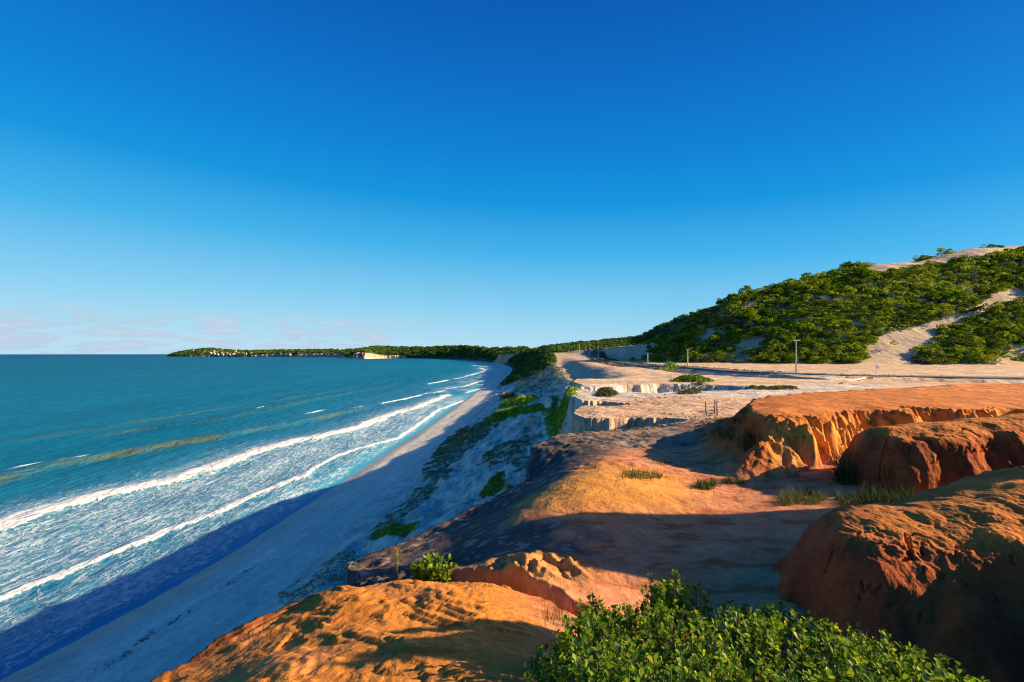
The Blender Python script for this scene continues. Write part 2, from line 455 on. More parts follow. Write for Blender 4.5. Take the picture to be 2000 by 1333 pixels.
def leaf_material(name, dark, mid, lite, trans=0.3, gloss=0.06, grough=0.4, odd=None):
    m, nt = newmat(name); N = NT(nt)
    r = N.attr('tint').outputs['Fac']
    oi = N.n("ShaderNodeObjectInfo").outputs['Random']
    r = N.math('ADD', r, N.math('MULTIPLY', N.math('SUBTRACT', oi, 0.5), 0.65))
    c = N.mix(N.rng(r, 0.0, 0.5), dark, mid)
    c = N.mix(N.rng(r, 0.5, 1.0), c, lite)
    if odd: c = N.mix(N.rng(r, 1.15, 1.2), c, odd)
    d = N.n("ShaderNodeBsdfDiffuse"); N.l(c, d.inputs[0])
    t = N.n("ShaderNodeBsdfTranslucent"); N.l(N.mix(1.0, c, (1.5, 1.45, 0.7), 'MULTIPLY'), t.inputs[0])
    g = N.n("ShaderNodeBsdfGlossy"); g.inputs['Roughness'].default_value = grough; g.inputs[0].default_value = (1, 1, 1, 1)
    a = N.n("ShaderNodeMixShader"); a.inputs[0].default_value = trans; N.l(d.outputs[0], a.inputs[1]); N.l(t.outputs[0], a.inputs[2])
    b = N.n("ShaderNodeMixShader"); b.inputs[0].default_value = gloss; N.l(a.outputs[0], b.inputs[1]); N.l(g.outputs[0], b.inputs[2])
    o = N.n("ShaderNodeOutputMaterial"); N.l(b.outputs[0], o.inputs[0])
    return m


def plain_material(name, c, rough=0.8, scale=6.0, var=0.25, bump=0.2):
    m, nt = newmat(name); N = NT(nt)
    tcn = N.n("ShaderNodeTexCoord").outputs['Object']
    a = N.noise(tcn, scale, 5, 0.6)
    k = tuple(v * (1 - var) for v in c); k2 = tuple(min(1, v * (1 + var)) for v in c)
    p = N.n("ShaderNodeBsdfPrincipled")
    N.l(N.mix(N.rng(a, 0.3, 0.7), k, k2), p.inputs['Base Color']); p.inputs['Roughness'].default_value = rough
    bm = N.n("ShaderNodeBump"); bm.inputs['Strength'].default_value = bump; bm.inputs['Distance'].default_value = 0.02
    N.l(a, bm.inputs['Height']); N.l(bm.outputs[0], p.inputs['Normal'])
    o = N.n("ShaderNodeOutputMaterial"); N.l(p.outputs[0], o.inputs[0])
    return m


M = {}
M['near'] = soil_material('red_earth', (1.7, 9.0, 55.0), 0.42, 0.93, 0.16)
M['land'] = soil_material('sandy_earth', (0.35, 2.2, 14.0), 0.6, 0.93, 0.26)
M['beach'] = soil_material('beach_sand', (0.12, 1.2, 9.0), 0.28, 0.9, 0.08)
M['hill'] = soil_material('dune_sand', (0.08, 0.6, 3.0), 0.35, 0.93, 0.12)
M['far'] = soil_material('far_land', (0.02, 0.1, 0.4), 0.3, 0.95, 0.15)
M['scrub'] = leaf_material('scrub_leaves', (.05, .090, .014), (.13, .20, .020), (.31, .36, .030), 0.35, 0.0, 0.55)
M['forest'] = leaf_material('forest_leaves', (.05, .10, .03), (.10, .17, .04), (.19, .25, .05), 0.3, 0.0, 0.6)
M['twig'] = leaf_material('grey_twigs', (.06, .055, .04), (.12, .11, .08), (.20, .18, .13), 0.1, 0.0, 0.6)
M['mat'] = leaf_material('creeper_leaves', (.07, .16, .018), (.15, .27, .024), (.32, .40, .03), 0.25, 0.02, 0.5)
M['bush'] = leaf_material('bush_leaves', (.03, .085, .012), (.12, .23, .016), (.40, .47, .02), 0.40, 0.008, 0.35, (.42, .16, .04))
M['grass'] = leaf_material('grass_blades', (.035, .06, .02), (.075, .105, .032), (.17, .18, .06), 0.25, 0.02, 0.5)
M['dry'] = leaf_material('dry_grass', (.05, .065, .03), (.10, .11, .05), (.20, .19, .09), 0.2, 0.0, 0.5)
M['slope'] = leaf_material('slope_grass', (.11, .14, .07), (.19, .22, .11), (.32, .33, .18), 0.2, 0.0, 0.5)
M['bark'] = plain_material('bark', (.16, .12, .085), 0.9, 12, 0.35, 0.5)
M['concrete'] = plain_material('pole_concrete', (.55, .50, .43), 0.85, 5, 0.15)
M['white'] = plain_material('white_paint', (.78, .78, .76), 0.5, 4, 0.05)
M['wood'] = plain_material('weathered_wood', (.24, .20, .16), 0.9, 30, 0.4, 0.6)
M['asphalt'] = plain_material('asphalt', (.085, .08, .075), 0.9, 2.0, 0.2)
M['ceramic'] = plain_material('insulator', (.35, .30, .26), 0.3, 8, 0.1)
M['stone'] = plain_material('grey_stone', (.16, .13, .11), 0.92, 9, 0.4, 0.7)
M['plaster'] = plain_material('house_plaster', (.70, .62, .52), 0.85, 0.2, 0.15)
M['tile'] = plain_material('roof_tile', (.42, .20, .12), 0.85, 0.2, 0.2)


# ------------------------------------------------------------------ mesh helpers
def tag(o, label=None, cat=None, group=None, kind=None):
    for k, v in (('label', label), ('category', cat), ('group', group), ('kind', kind)):
        if v: o[k] = v
    return o


def mesh_np(name, V, Fq, mat=None, smooth=True, attrs=None):
    """numpy mesh; Fq is an (n,3) or (n,4) array (or a list of such arrays)"""
    me = bpy.data.meshes.new(name)
    V = np.ascontiguousarray(V, np.float32)
    Fs = Fq if isinstance(Fq, list) else [Fq]
    loops = np.concatenate([f.reshape(-1) for f in Fs]).astype(np.int32)
    tot = np.concatenate([np.full(len(f), f.shape[1]) for f in Fs]).astype(np.int32)
    st = np.r_[0, np.cumsum(tot)[:-1]].astype(np.int32)
    me.vertices.add(len(V)); me.vertices.foreach_set('co', V.ravel())
    me.loops.add(len(loops)); me.loops.foreach_set('vertex_index', loops)
    me.polygons.add(len(tot)); me.polygons.foreach_set('loop_start', st); me.polygons.foreach_set('loop_total', tot)
    me.polygons.foreach_set('use_smooth', np.full(len(tot), smooth))
    for k, v in (attrs or {}).items():
        v = np.asarray(v, np.float32)
        if v.ndim == 2:
            a = me.attributes.new(k, 'FLOAT_COLOR', 'POINT')
            a.data.foreach_set('color', np.c_[v, np.ones(len(v))].astype(np.float32).ravel())
        else:
            a = me.attributes.new(k, 'FLOAT', 'POINT'); a.data.foreach_set('value', v)
    me.update(calc_edges=True)
    if mat: me.materials.append(mat)
    return me


def obj(name, me, parent=None, loc=None):
    o = bpy.data.objects.new(name, me); col.objects.link(o)
    if parent: o.parent = parent
    if loc is not None: o.location = loc
    return o


def empty(name, loc, rz=0.0):
    o = bpy.data.objects.new(name, None); col.objects.link(o)
    o.location = loc; o.rotation_euler = (0, 0, rz); o.empty_display_size = 0.2
    return o


def tubes(paths, sides=6):
    """list of (points (n,3), radii (n)) -> V, F"""
    Vs, Fs, base = [], [], 0
    for P, R in paths:
        P = np.asarray(P, float); R = np.broadcast_to(np.asarray(R, float), (len(P),))
        T = np.gradient(P, axis=0); T /= np.linalg.norm(T, axis=1)[:, None] + 1e-12
        up = np.array([0, 0, 1.0]) if abs(T[0, 2]) < 0.9 else np.array([1.0, 0, 0])
        A = np.cross(T, up); A /= np.linalg.norm(A, axis=1)[:, None]
        B = np.cross(T, A)
        an = np.arange(sides) / sides * 2 * np.pi
        ring = P[:, None] + R[:, None, None] * (np.cos(an)[None, :, None] * A[:, None] + np.sin(an)[None, :, None] * B[:, None])
        n = len(P)
        Vs.append(ring.reshape(-1, 3))
        i = np.arange(n - 1)[:, None] * sides; j = np.arange(sides)[None]; k = (j + 1) % sides
        q = np.stack([i + j, i + k, i + sides + k, i + sides + j], -1).reshape(-1, 4) + base
        Fs.append(q)
        e = np.arange(1, sides - 1)
        if sides == 4:
            Fs.append(np.array([[3, 2, 1, 0]]) + base); Fs.append(np.array([[0, 1, 2, 3]]) + base + (n - 1) * sides)
        base += n * sides
        Vs.append(P[[0, -1]])
        c0, c1 = base, base + 1
        if sides != 4:
            o0 = base - n * sides; o1 = base - sides
            jj = np.arange(sides); kk = (jj + 1) % sides
            Fs.append(np.stack([np.full(sides, c0), o0 + kk, o0 + jj, np.full(sides, c0)], -1)[:, :4])
            Fs.append(np.stack([np.full(sides, c1), o1 + jj, o1 + kk, np.full(sides, c1)], -1)[:, :4])
        base += 2
    quads = np.concatenate([f for f in Fs])
    tri = quads[:, 0] == quads[:, 3]
    return np.concatenate(Vs), [quads[~tri], quads[tri][:, :3]] if tri.any() else [quads]


def box(c, h):
    c = np.asarray(c, float); h = np.asarray(h, float)
    s = np.array([(-1, -1, -1), (1, -1, -1), (1, 1, -1), (-1, 1, -1), (-1, -1, 1), (1, -1, 1), (1, 1, 1), (-1, 1, 1)], float)
    f = np.array([(3, 2, 1, 0), (4, 5, 6, 7), (0, 1, 5, 4), (1, 2, 6, 5), (2, 3, 7, 6), (3, 0, 4, 7)])
    return c + s * h, f


def unit(v): return v / (np.linalg.norm(v, axis=-1, keepdims=True) + 1e-12)


def leaf_quads(P, Nn, size, r, asp=1.0):
    """one bent leaf-shaped pair of faces at each point, facing roughly along Nn"""
    n = len(P)
    a = unit(np.cross(Nn, r.normal(size=(n, 3))))
    b = np.cross(Nn, a)
    s = np.broadcast_to(size, (n,))[:, None]
    V = np.stack([P - a * s * asp, P - b * s * 0.6 + Nn * s * 0.15, P + a * s * asp, P + b * s * 0.6 + Nn * s * 0.15], 1).reshape(-1, 3)
    i = np.arange(n)[:, None] * 4
    return V, np.concatenate([i + [0, 1, 2], i + [0, 2, 3]])


def clumps(C, R, nq, q, r, flat=0.75, low=-0.15, tint=0.5, tv=0.25):
    """leafy clumps: C centres (n,3), R radii; nq leaves each of size q*R"""
    n = len(C)
    d = unit(r.normal(size=(n, nq, 3)))
    d[..., 2] = np.where(d[..., 2] < low, -d[..., 2], d[..., 2])
    rad = R[:, None] * r.uniform(0.72, 1.05, (n, nq))
    P = C[:, None] + d * rad[..., None] * np.array([1, 1, flat])
    Nn = unit(d * np.array([1, 1, 1.2]) + r.normal(size=(n, nq, 3)) * 0.45)
    V, Fc = leaf_quads(P.reshape(-1, 3), Nn.reshape(-1, 3), (q * R[:, None] * r.uniform(0.7, 1.3, (n, nq))).ravel(), r)
    tn = np.clip(tint + r.normal(size=(n, 1)) * tv + r.normal(size=(n, nq)) * 0.12, 0, 1.1)
    return V, Fc, np.repeat(tn.ravel(), 4)


def ray_dir(px, py): return Vector(((px - 1000) / F, 1.0, -(py - HY) / F)).normalized()


# ------------------------------------------------------------------ what soil lies where
def C3(*a): return np.array(a, float)


RED, ORANGE, OCHRE, FLOOR = C3(.42, .098, .020), C3(.60, .205, .032), C3(.66, .29, .048), C3(.60, .235, .105)
CRUST, GREYC, PINK, WHITE = C3(.075, .062, .058), C3(.23, .17, .13), C3(.58, .375, .24), C3(.62, .57, .50)
TAN, DUNE, BEACH, WET = C3(.62, .45, .29), C3(.54, .41, .285), C3(.70, .66, .55), C3(.36, .35, .31)
GREEN, CLAY = C3(.050, .075, .025), C3(.60, .56, .50)


def soil(X, Y, Z, q):
    s = q['s']
    n1 = fbm(X / 1.3, Y / 1.3, 4, 201); n2 = fbm(X / 0.45, Y / 0.45, 3, 202); n3 = fbm(X / 9, Y / 14, 3, 203); n4 = fbm(X / 40, Y / 40, 3, 204)
    def mixc(c, d, w): return c + (d - c) * np.clip(w, 0, 1)[:, None]
    c = np.broadcast_to(TAN, (len(X), 3)).copy()
    # mid plateau
    c = mixc(c, PINK, sst(0.0, 0.5, n3) * 0.7 * sst(30, 60, Y))
    c = mixc(c, WHITE, sst(0.1, 0.6, -n3) * 0.7 * sst(30, 60, Y) * sst(200, 90, Y))
    c = mixc(c, DUNE, sst(0.02, 0.1, q['t']) * (X > 50))
    c = mixc(c, PINK, sst(70, 45, Y) * 0.85)
    c = mixc(c, WHITE, sst(44, 52, Y + n3 * 5) * sst(75, 66, Y) * 0.9 * sst(70, 45, X))
    c = mixc(c, WHITE * 1.02, q['bas'])
    c = mixc(c, GREYC, sst(30, 25, Y) * 0.9)
    c = mixc(c, CRUST, sst(0.1, 0.5, n1) * sst(30, 26, Y) * 0.7 + sst(.25, .6, n1) * sst(45, 30, Y) * .35)
    dt, _ = seg_dist(X + .6 * n1, Y + .8 * n1, [(12, 50), (20, 54), (32, 58), (48, 61), (70, 62), (110, 58)])
    c = mixc(c, WHITE * .97, sst(4.0, 2.4, dt) * (X > 10) * .85)
    c = mixc(c, TAN * .8, sst(.55, .25, np.abs(dt - 1.1)) * (X > 10) * .5)
    # near floor
    fl = sst(17.5, 14.5, Y - 0.25 * (X - 3) + n1)
    c = mixc(c, FLOOR, fl)
    patch = sst(0.15, 0.45, fbm(X / 0.9 + 3, Y / 0.35, 4, 206))
    c = mixc(c, RED * 1.0, fl * patch * 0.75)
    c = mixc(c, FLOOR * C3(1.15, 1.35, 1.5), fl * sst(.1, .5, fbm(X / 1.6, Y / .8, 4, 212)) * .6)
    c = mixc(c, OCHRE, fl * sst(2.6, 1.2, np.hypot((X - 1.8) / 1.4, Y - 11.3)) * 0.9)
    c = mixc(c, CRUST * 1.5, fl * sst(0.25, 0.5, fbm(X / 0.8, Y / 0.8, 4, 207)) * sst(3.0, 0.5, X) * sst(10, 8, Y) * .8)
    # orange terrace
    w = np.clip(q['rise'] / 0.6, 0, 1) * (X > 4)
    c = mixc(c, lerp(ORANGE, RED * 1.1, 0.35), w * sst(46, 36, Y))
    c = mixc(c, OCHRE, w * sst(0.98, 0.7, q['tt']) * sst(22, 18, Y) * sst(.7, 1.4, X - .47 * Y) * 0.9)
    c = mixc(c, RED * .85, w * sst(1.5, .7, X - .47 * Y) * sst(0.98, 0.8, q['tt']) * sst(30, 20, Y))
    c = mixc(c, TAN, w * sst(28, 40, Y) * .6)
    c = mixc(c, lerp(RED, ORANGE, .35), sst(4.2, 5.2, X) * sst(6.2, 5.2, Y) * sst(14, 10, X) * (Y > -2))  # earth colour on the added shading bank
    # foreground shelf
    sh = sst(0.8, -0.1, X + 0.10 * (Y - 4) + 0.15 * n1) * sst(7.1, 6.5, Y)
    c = mixc(c, lerp(OCHRE, ORANGE, 0.7), sh)
    c = mixc(c, FLOOR * 0.8, sh * sst(.2, .6, n1) * .4)
    rug = np.exp(-(((X - 0.35) / 1.0) ** 2 + ((Y - 6.95) / 0.7) ** 2) ** 2)
    c = mixc(c, lerp(OCHRE, GREYC, .3), rug)
    c = mixc(c, FLOOR * .75, (Y < 5.2) * sst(.4, 1.0, X) * .8)
    # dark lichen crust along the brink
    cr = sst(3.3, 2.3, s + 0.6 * n1 + 0.2 * n2) * sst(7.0, 7.7, Y) * sst(22, 17, Y)
    c = mixc(c, CRUST, cr * 0.95)
    c = mixc(c, GREYC * 1.3, cr * sst(.42, .5, fbm(X / .35, Y / .22, 3, 208)))
    c = mixc(c, RED * .6, sst(0.35, 0.0, s) * sst(7.4, 6.8, Y) * (Y > 0) * .8)
    # cliff faces and the slope below
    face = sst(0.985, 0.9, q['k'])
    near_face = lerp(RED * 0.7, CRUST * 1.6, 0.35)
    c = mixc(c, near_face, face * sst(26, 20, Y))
    blk = sst(24, 29, Y) * sst(36, 33, Y)
    c = mixc(c, PINK * C3(1.05, .98, .9), face * blk)
    band = sst(-.2, .4, perlin(X * .05, (Z + .3 * n1) * .5, 209))
    c = mixc(c, lerp(CLAY, PINK, 0.25), face * sst(33, 36, Y) * sst(430, 300, Y))
    c = mixc(c, PINK, face * band * sst(33, 36, Y) * sst(300, 150, Y) * .45)
    slope = sst(0.5, 0.0, q['k']) * (X > q['xt'] - 3)
    sandw = lerp(WHITE, BEACH, 0.3)
    c = mixc(c, sandw, slope)
    c = mixc(c, PINK * .8, slope * sst(.25, .55, n3 + .5 * n1) * sst(.45, .8, q['tq']) * sst(200, 120, Y) * .8)
    c = mixc(c, GREYC * .8, slope * sst(.3, .7, n1) * sst(.1, .3, q['tq']) * .45)
    vg = sst(330, 480, Y + 60 * n4) * (X > q['xt'] + 3) * (X < 300)
    c = mixc(c, GREEN, vg * sst(0.985, 0.9, q['k']))
    c = mixc(c, GREEN, sst(520, 640, Y + 60 * n4) * (X > q['xt'] + 3))
    oc = sst(1270, 1320, Y) * sst(1720, 1640, Y) * sst(1.0, .8, q['k']) * (X > q['xt'] - 10)
    c = mixc(c, C3(.80, .36, .17), oc)
    # beach
    bm = sst(2.4, 1.9, Z) * (X < q['xt'] + 3)
    c = mixc(c, BEACH, bm)
    c = c * (1 + bm * .12 * fbm((X - q['xs']) / 1.6, Y / 60, 3, 211))[:, None]
    wet = sst(0.75, 0.25, Z + 0.12 * n4) * (X < q['xt'])
    c = mixc(c, WET, wet)
    return np.clip(c, 0.01, 0.85), wet


def land_mesh(name, X, Y, keep=None, mat=None, split=None, jitter=0.0):
    gx, gy = np.meshgrid(X, Y)
    nx, ny = len(X), len(Y)
    x, y = gx.ravel(), gy.ravel()
    z, q = terrain(x, y, True)
    c, wet = soil(x, y, z, q)
    i = (np.arange(ny - 1)[:, None] * nx + np.arange(nx - 1)[None]).ravel()
    Fq = np.stack([i, i + 1, i + 1 + nx, i + nx], -1)
    cx, cy, cz = x[Fq].mean(1), y[Fq].mean(1), z[Fq].mean(1)
    kp = np.ones(len(Fq), bool) if keep is None else keep(cx, cy, cz)
    V = np.c_[x, y, z]
    out = []
    cls = split(cx, cy, cz, {k: v[i] for k, v in q.items()}) if split else np.zeros(len(Fq), int)
    for k, nm in enumerate(name if isinstance(name, list) else [name]):
        f = Fq[kp & (cls == k)]
        if not len(f): out.append(None); continue
        u, inv = np.unique(f, return_inverse=True)
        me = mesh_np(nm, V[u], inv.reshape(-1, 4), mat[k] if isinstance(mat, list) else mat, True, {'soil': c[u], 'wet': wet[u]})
        out.append(obj(nm, me))
    return out


def steps(a, b, d0, g):
    v = [0.0]
    while v[-1] < b - a: v.append(v[-1] + d0 + g * v[-1])
    return a + np.array(v)


# patches of fine ground: foreground shelf and the terrace wall
NEARP = (-4.6, 3.6, 1.2, 9.6)
TERRP = (4.4, 17.0, 11.6, 19.2)
xr = np.r_[-4.5 - (steps(0, 72, 0.07, 0.017))[::-1][:-1], np.arange(-4.5, 13, 0.07), steps(13, 720, 0.07, 0.016)]
yr = np.r_[-40 + np.arange(0, 40, 2.0), np.arange(0, 20, 0.07), steps(20, 1720, 0.07, 0.0105)]


def in_rect(x, y, r, m): return (x > r[0] + m) & (x < r[1] - m) & (y > r[2] + m) & (y < r[3] - m)


def keep(x, y, z):
    k = (z > -1.2) & (x < 1.2 * np.clip(y, 0, None) + 24)
    return k & ~in_rect(x, y, NEARP, 0.1) & ~in_rect(x, y, TERRP, 0.1)


def split(x, y, z, q):
    c = np.zeros(len(x), int)
    c[(q['k'] < 0.6)] = 1
    c[(q['k'] < 0.6) & (x < q['xt'] + 1.0)] = 2
    c[(q['t'] > 0) & (x > 62) & (q['k'] > 0.9)] = 3
    c[(y > 520) & (c != 2) & (c != 3)] = 4
    c[(y < 24) & (y > -6) & (x < 22) & (q['k'] >= 0.6)] = 5
    return c


for o, l in zip(land_mesh(['cliff_top_ground', 'cliff_slope', 'beach', 'dune_hill', 'far_coast_terrain', 'clay_ground'], xr, yr, keep,
                          [M['land'], M['land'], M['beach'], M['hill'], M['far'], M['near']], split),
                ('sandy cliff top ground', 'pale cliff face and sandy slope above the beach', 'sand beach', 'dune hill', 'far wooded coast', 'bare clay ground on the cliff top')):
    tag(o, l, None, None, 'structure')
tag(land_mesh('rock_shelf', np.arange(NEARP[0], NEARP[1] + .02, 0.027), np.arange(NEARP[2], NEARP[3] + .02, 0.027), lambda x, y, z: z > CAMZ - 9, M['near'])[0],
    'ochre rock shelf at the cliff brink', None, None, 'structure')
tag(land_mesh('earth_terrace', np.arange(TERRP[0], TERRP[1], 0.036), np.arange(TERRP[2], TERRP[3], 0.036), None, M['near'])[0],
    'orange earth terrace with an eroded wall', None, None, 'structure')

# ------------------------------------------------------------------ the sea
BREAK = [  # photo pixels of each breaking line, width in metres, height, strength, trail length seaward
    ([(-260, 1105), (0, 1037), (105, 996), (350, 940), (525, 879), (600, 861), (700, 839), (765, 812), (820, 796), (876, 773)], 3.2, 1.0, 1.12, 14),
    ([(-300, 1300), (0, 1172), (270, 1062), (437, 996), (600, 926), (645, 898), (700, 877), (780, 857), (822, 827), (858, 801), (933, 774)], 1.0, 0.3, 1.02, 4),
    ([(636, 909), (680, 903), (717, 899)], 0.35, 0.1, 0.8, 1),
    ([(747, 789), (790, 781), (822, 773)], 1.6, 0.6, 1.0, 6),
    ([(837, 751), (860, 747), (876, 743)], 2.2, 0.7, 1.0, 6),
    ([(829, 770), (850, 768), (868, 764)], 1.6, 0.5, .9, 10),
    ([(870, 761), (910, 755), (951, 741)], 1.6, 0.5, .95, 14),
    ([(888, 741), (905, 738), (915, 734)], 2.0, 0.5, .9, 8),
    ([(918, 734), (940, 728), (950, 724), (938, 719)], 2.4, 0.5, 1.0, 14),
    ([(910, 768), (948, 757), (958, 750), (972, 741)], 1.2, 0.3, .9, 5),
    ([(954, 738), (968, 731), (980, 722)], 1.8, 0.3, .9, 8),
    ([(924, 714), (940, 711), (952, 713), (962, 718)], 3.0, 0.3, .9, 20),
    ([(600, 809), (615, 806), (627, 803)], 1.0, 0.4, .9, 2),
    ([(690, 800), (700, 798), (706, 796)], 0.9, 0.4, .9, 2),
    ([(505, 799), (512, 797), (518, 796)], 0.7, 0.3, .9, 1),
    ([(22, 918), (40, 914), (62, 909)], 1.0, 0.2, 1.0, 2),
    ([(118, 902), (135, 899), (158, 893)], 1.0, 0.2, 1.0, 2),
]
SWELL = [([(-300, 1010), (0, 938), (105, 911), (210, 894), (350, 868), (455, 850), (600, 824), (690, 804)], 1.5, 3.6),
         ([(200, 850), (420, 820), (500, 803), (600, 783), (700, 765), (760, 755)], 0.7, 5.0),
         ([(-200, 900), (0, 866), (200, 835), (420, 800), (560, 778), (680, 760)], 0.35, 5.0)]


def sea_pts(pp): return [((px - 1000) / F * CAMZ * F / (py - HY), CAMZ * F / (py - HY)) for px, py in pp]


dcols = np.r_[-22, -16, np.arange(-12, 128, 0.75), 128 + steps(0, 60000, 0.75, 0.045)]
yrows = np.r_[np.arange(-400, 30, 12.0), steps(30, 1900, 0.32, 0.0075), steps(1900, 90000, 30, 0.06)]
gd, gy = np.meshgrid(dcols, yrows)
sd, sy = gd.ravel(), gy.ravel()
sX = fS(np.clip(sy, -400, 1800)) - sd
sz = np.zeros_like(sX); foam = np.zeros_like(sX); face = np.zeros_like(sX)
edge_n = 1.2 * fbm(sX / 7, sy / 9, 3, 301)
for pp, wd, hh, stg, tr in BREAK:
    P = sea_pts(pp)
    ys = np.array([p[1] for p in P]); xs_ = np.array([p[0] for p in P])
    o_ = np.argsort(ys)
    xc = np.interp(sy, ys[o_], xs_[o_])
    endf = sst(ys.min() - 3 - .02 * ys.min(), ys.min() + 4, sy) * sst(ys.max() * 1.03 + 3, ys.max() * .985, sy)
    u = (xc - sX) + edge_n * (0.35 + wd * .3)      # positive seaward
    core = np.where(u > 0, np.exp(-(u / (wd * 1.7)) ** 2), np.exp(-(u / (wd * .8)) ** 4))
    sz += hh * np.where(u > 0, np.exp(-(u / (wd * 2.6)) ** 2), np.exp(-(u / wd) ** 2)) * endf
    foam = np.maximum(foam, stg * core * endf)
    foam = np.maximum(foam, np.where(u > 0, 0.66 * stg * np.exp(-u / tr), 0) * endf)
P1 = sea_pts(BREAK[0][0]); P2 = sea_pts(BREAK[1][0])
x1 = np.interp(sy, [p[1] for p in P1][::1], [p[0] for p in P1]); x2 = np.interp(sy, [p[1] for p in P2], [p[0] for p in P2])
mid = sst(-2, 3, sX - x1) * sst(2, -1, sX - x2) * sst(420, 300, sy)
foam = np.maximum(foam, mid * (0.50 + 0.14 * fbm(sX / 9, sy / 16, 3, 305)))
foam = np.maximum(foam, (0.40 + 0.14 * fbm(sX / 12, sy / 22, 3, 306)) * sst(34, 4, x1 - sX) * (sX < x1) * sst(420, 300, sy))
farsurf = sst(300, 420, sy) * sst(75, 20, sd) * sst(1900, 1300, sy)
foam = np.maximum(foam, farsurf * (0.34 + 0.25 * fbm(sX / 14, sy / 50, 3, 307)))
foam = np.maximum(foam, sst(-1, 1, sX - x2) * (0.43 + .14 * fbm(sX / 6, sy / 14, 3, 308)) * sst(-1, 4, sd) * sst(420, 300, sy))
for pp, hh, wd in SWELL:
    P = sea_pts(pp)
    ys = np.array([p[1] for p in P]); xs_ = np.array([p[0] for p in P])
    o_ = np.argsort(ys)
    xc = np.interp(sy, ys[o_], xs_[o_])
    endf = sst(ys.min() - 12, ys.min() + 10, sy) * sst(ys.max() + 40, ys.max() - 20, sy)
    u = xc - sX + 0.8 * edge_n
    sz += hh * endf * np.where(u > 0, np.exp(-(u / (wd * 1.7)) ** 2), np.exp(-(u / (wd * .8)) ** 2))
    face = np.maximum(face, endf * min(1.0, .35 + hh * .5) * (.55 + .6 * fbm(sX / 14, sy / 22, 3, 309)) * np.exp(-((u + wd * .55) / (wd * .8)) ** 2))
calm = sst(1.0, 9.0, sd)
chop = 0.10 * fbm(sX / 5, sy / 3.2, 3, 311) + 0.16 * fbm(sX / 16, sy / 26, 2, 312) * sst(10, 60, sd)
sz += chop * calm * sst(1500, 600, sy)
sz += foam * calm * 0.10 * np.abs(fbm(sX / 1.6, sy / 1.6, 2, 313))
sz *= sst(-4, 6, sd) * sst(3000, 1500, np.abs(sy))
nx, ny = len(dcols), len(yrows)
ii = (np.arange(ny - 1)[:, None] * nx + np.arange(nx - 1)[None]).ravel()
sme = mesh_np('sea', np.c_[sX, sy, sz], np.stack([ii, ii + nx, ii + nx + 1, ii + 1], -1), None, True,
              {'foam': foam, 'face': face, 'off': sd})
m, nt = newmat('sea_water'); N = NT(nt)
pos = N.n("ShaderNodeNewGeometry").outputs['Position']
fo = N.attr('foam').outputs['Fac']; fa = N.attr('face').outputs['Fac']; of = N.attr('off').outputs['Fac']
pf = N.scalevec(pos, (1.0, 0.55, 1.0))
l1 = N.noise(pf, 0.60, 4, 0.62, 1.0)
vor = N.n("ShaderNodeTexVoronoi", feature='DISTANCE_TO_EDGE'); N.l(N.scalevec(pos, (1.0, 0.6, 1.0)), vor.inputs['Vector']); vor.inputs['Scale'].default_value = 0.85
nn = N.n("ShaderNodeVectorMath", operation='ADD'); N.l(N.scalevec(pos, (1.0, 0.6, 1.0)), nn.inputs[0])
nz3 = N.n("ShaderNodeTexNoise"); N.l(pos, nz3.inputs['Vector']); nz3.inputs['Scale'].default_value = .5; nz3.inputs['Detail'].default_value = 3
N.l(N.scalevec(nz3.outputs[1], (3.0, 3.0, 0)), nn.inputs[1]); N.l(nn.outputs[0], vor.inputs['Vector'])
lace = N.math('SUBTRACT', 1.0, N.rng(vor.outputs['Distance'], 0.0, 0.28))
pat = N.math('ADD', N.math('MULTIPLY', N.rng(l1, 0.25, 0.75, 0, 1, False), 0.62), N.math('MULTIPLY', lace, 0.38))
thr = N.math('SUBTRACT', 1.0, fo)
foamf = N.rng(pat, N.math('SUBTRACT', thr, 0.13), N.math('ADD', thr, 0.17))
wash = N.rng(fo, 0.25, 0.75, 0.0, 0.30)
foamf = N.math('MULTIPLY', foamf, N.math('MULTIPLY', N.rng(fo, 0.05, 0.3), N.rng(fo, 0.45, 0.85, 0.50, 1.0)))
foamf = N.math('MAXIMUM', foamf, N.math('MULTIPLY', wash, N.rng(l1, .3, .7, .5, 1.2)))
deep = N.mix(N.rng(of, 25, 110), (.018, .17, .30), (.001, .150, .270))
deep = N.mix(N.rng(of, 110, 900), deep, (.001, .118, .225))
deep = N.mix(N.rng(of, 900, 6000), deep, (.001, .085, .19))
shal = N.mix(N.rng(of, 2, 22), (.03, .26, .42), deep)
big = N.noise(N.scalevec(pos, (1.0, 0.3, 1.0)), 0.018, 4, 0.6)
shal = N.mix(1.0, shal, N.mix(N.rng(big, .3, .7), (.80, .86, .90), (1.15, 1.10, 1.06)), 'MULTIPLY')
shal = N.mix(N.math('MULTIPLY', fa, 0.8), shal, (.11, .125, .05))
shal = N.mix(N.math('MULTIPLY', N.rng(fo, .1, .6), .55), shal, (.02, .25, .44))
colr = N.mix(foamf, shal, N.mix(N.rng(fo, .55, .9), (.70, .83, .87), (.86, .86, .84)))
p = N.n("ShaderNodeBsdfPrincipled")
N.l(colr, p.inputs['Base Color'])
N.l(N.rng(foamf, 0, 1, 0.38, 0.85), p.inputs['Roughness'])
p.inputs['IOR'].default_value = 1.33
N.l(N.rng(of, 10, 90, 0.5, 0.03), p.inputs['Specular IOR Level'])
w1 = N.noise(N.scalevec(pos, (1.0, 0.45, 1)), 0.55, 5, 0.6, .4)
w2 = N.noise(N.scalevec(pos, (1.0, 0.6, 1)), 2.6, 4, 0.6)
w3 = N.noise(N.scalevec(pos, (1.0, 0.35, 1)), 0.06, 4, 0.6)
hgt = N.math('ADD', N.math('MULTIPLY', w1, 0.9), N.math('MULTIPLY', w2, 0.22))
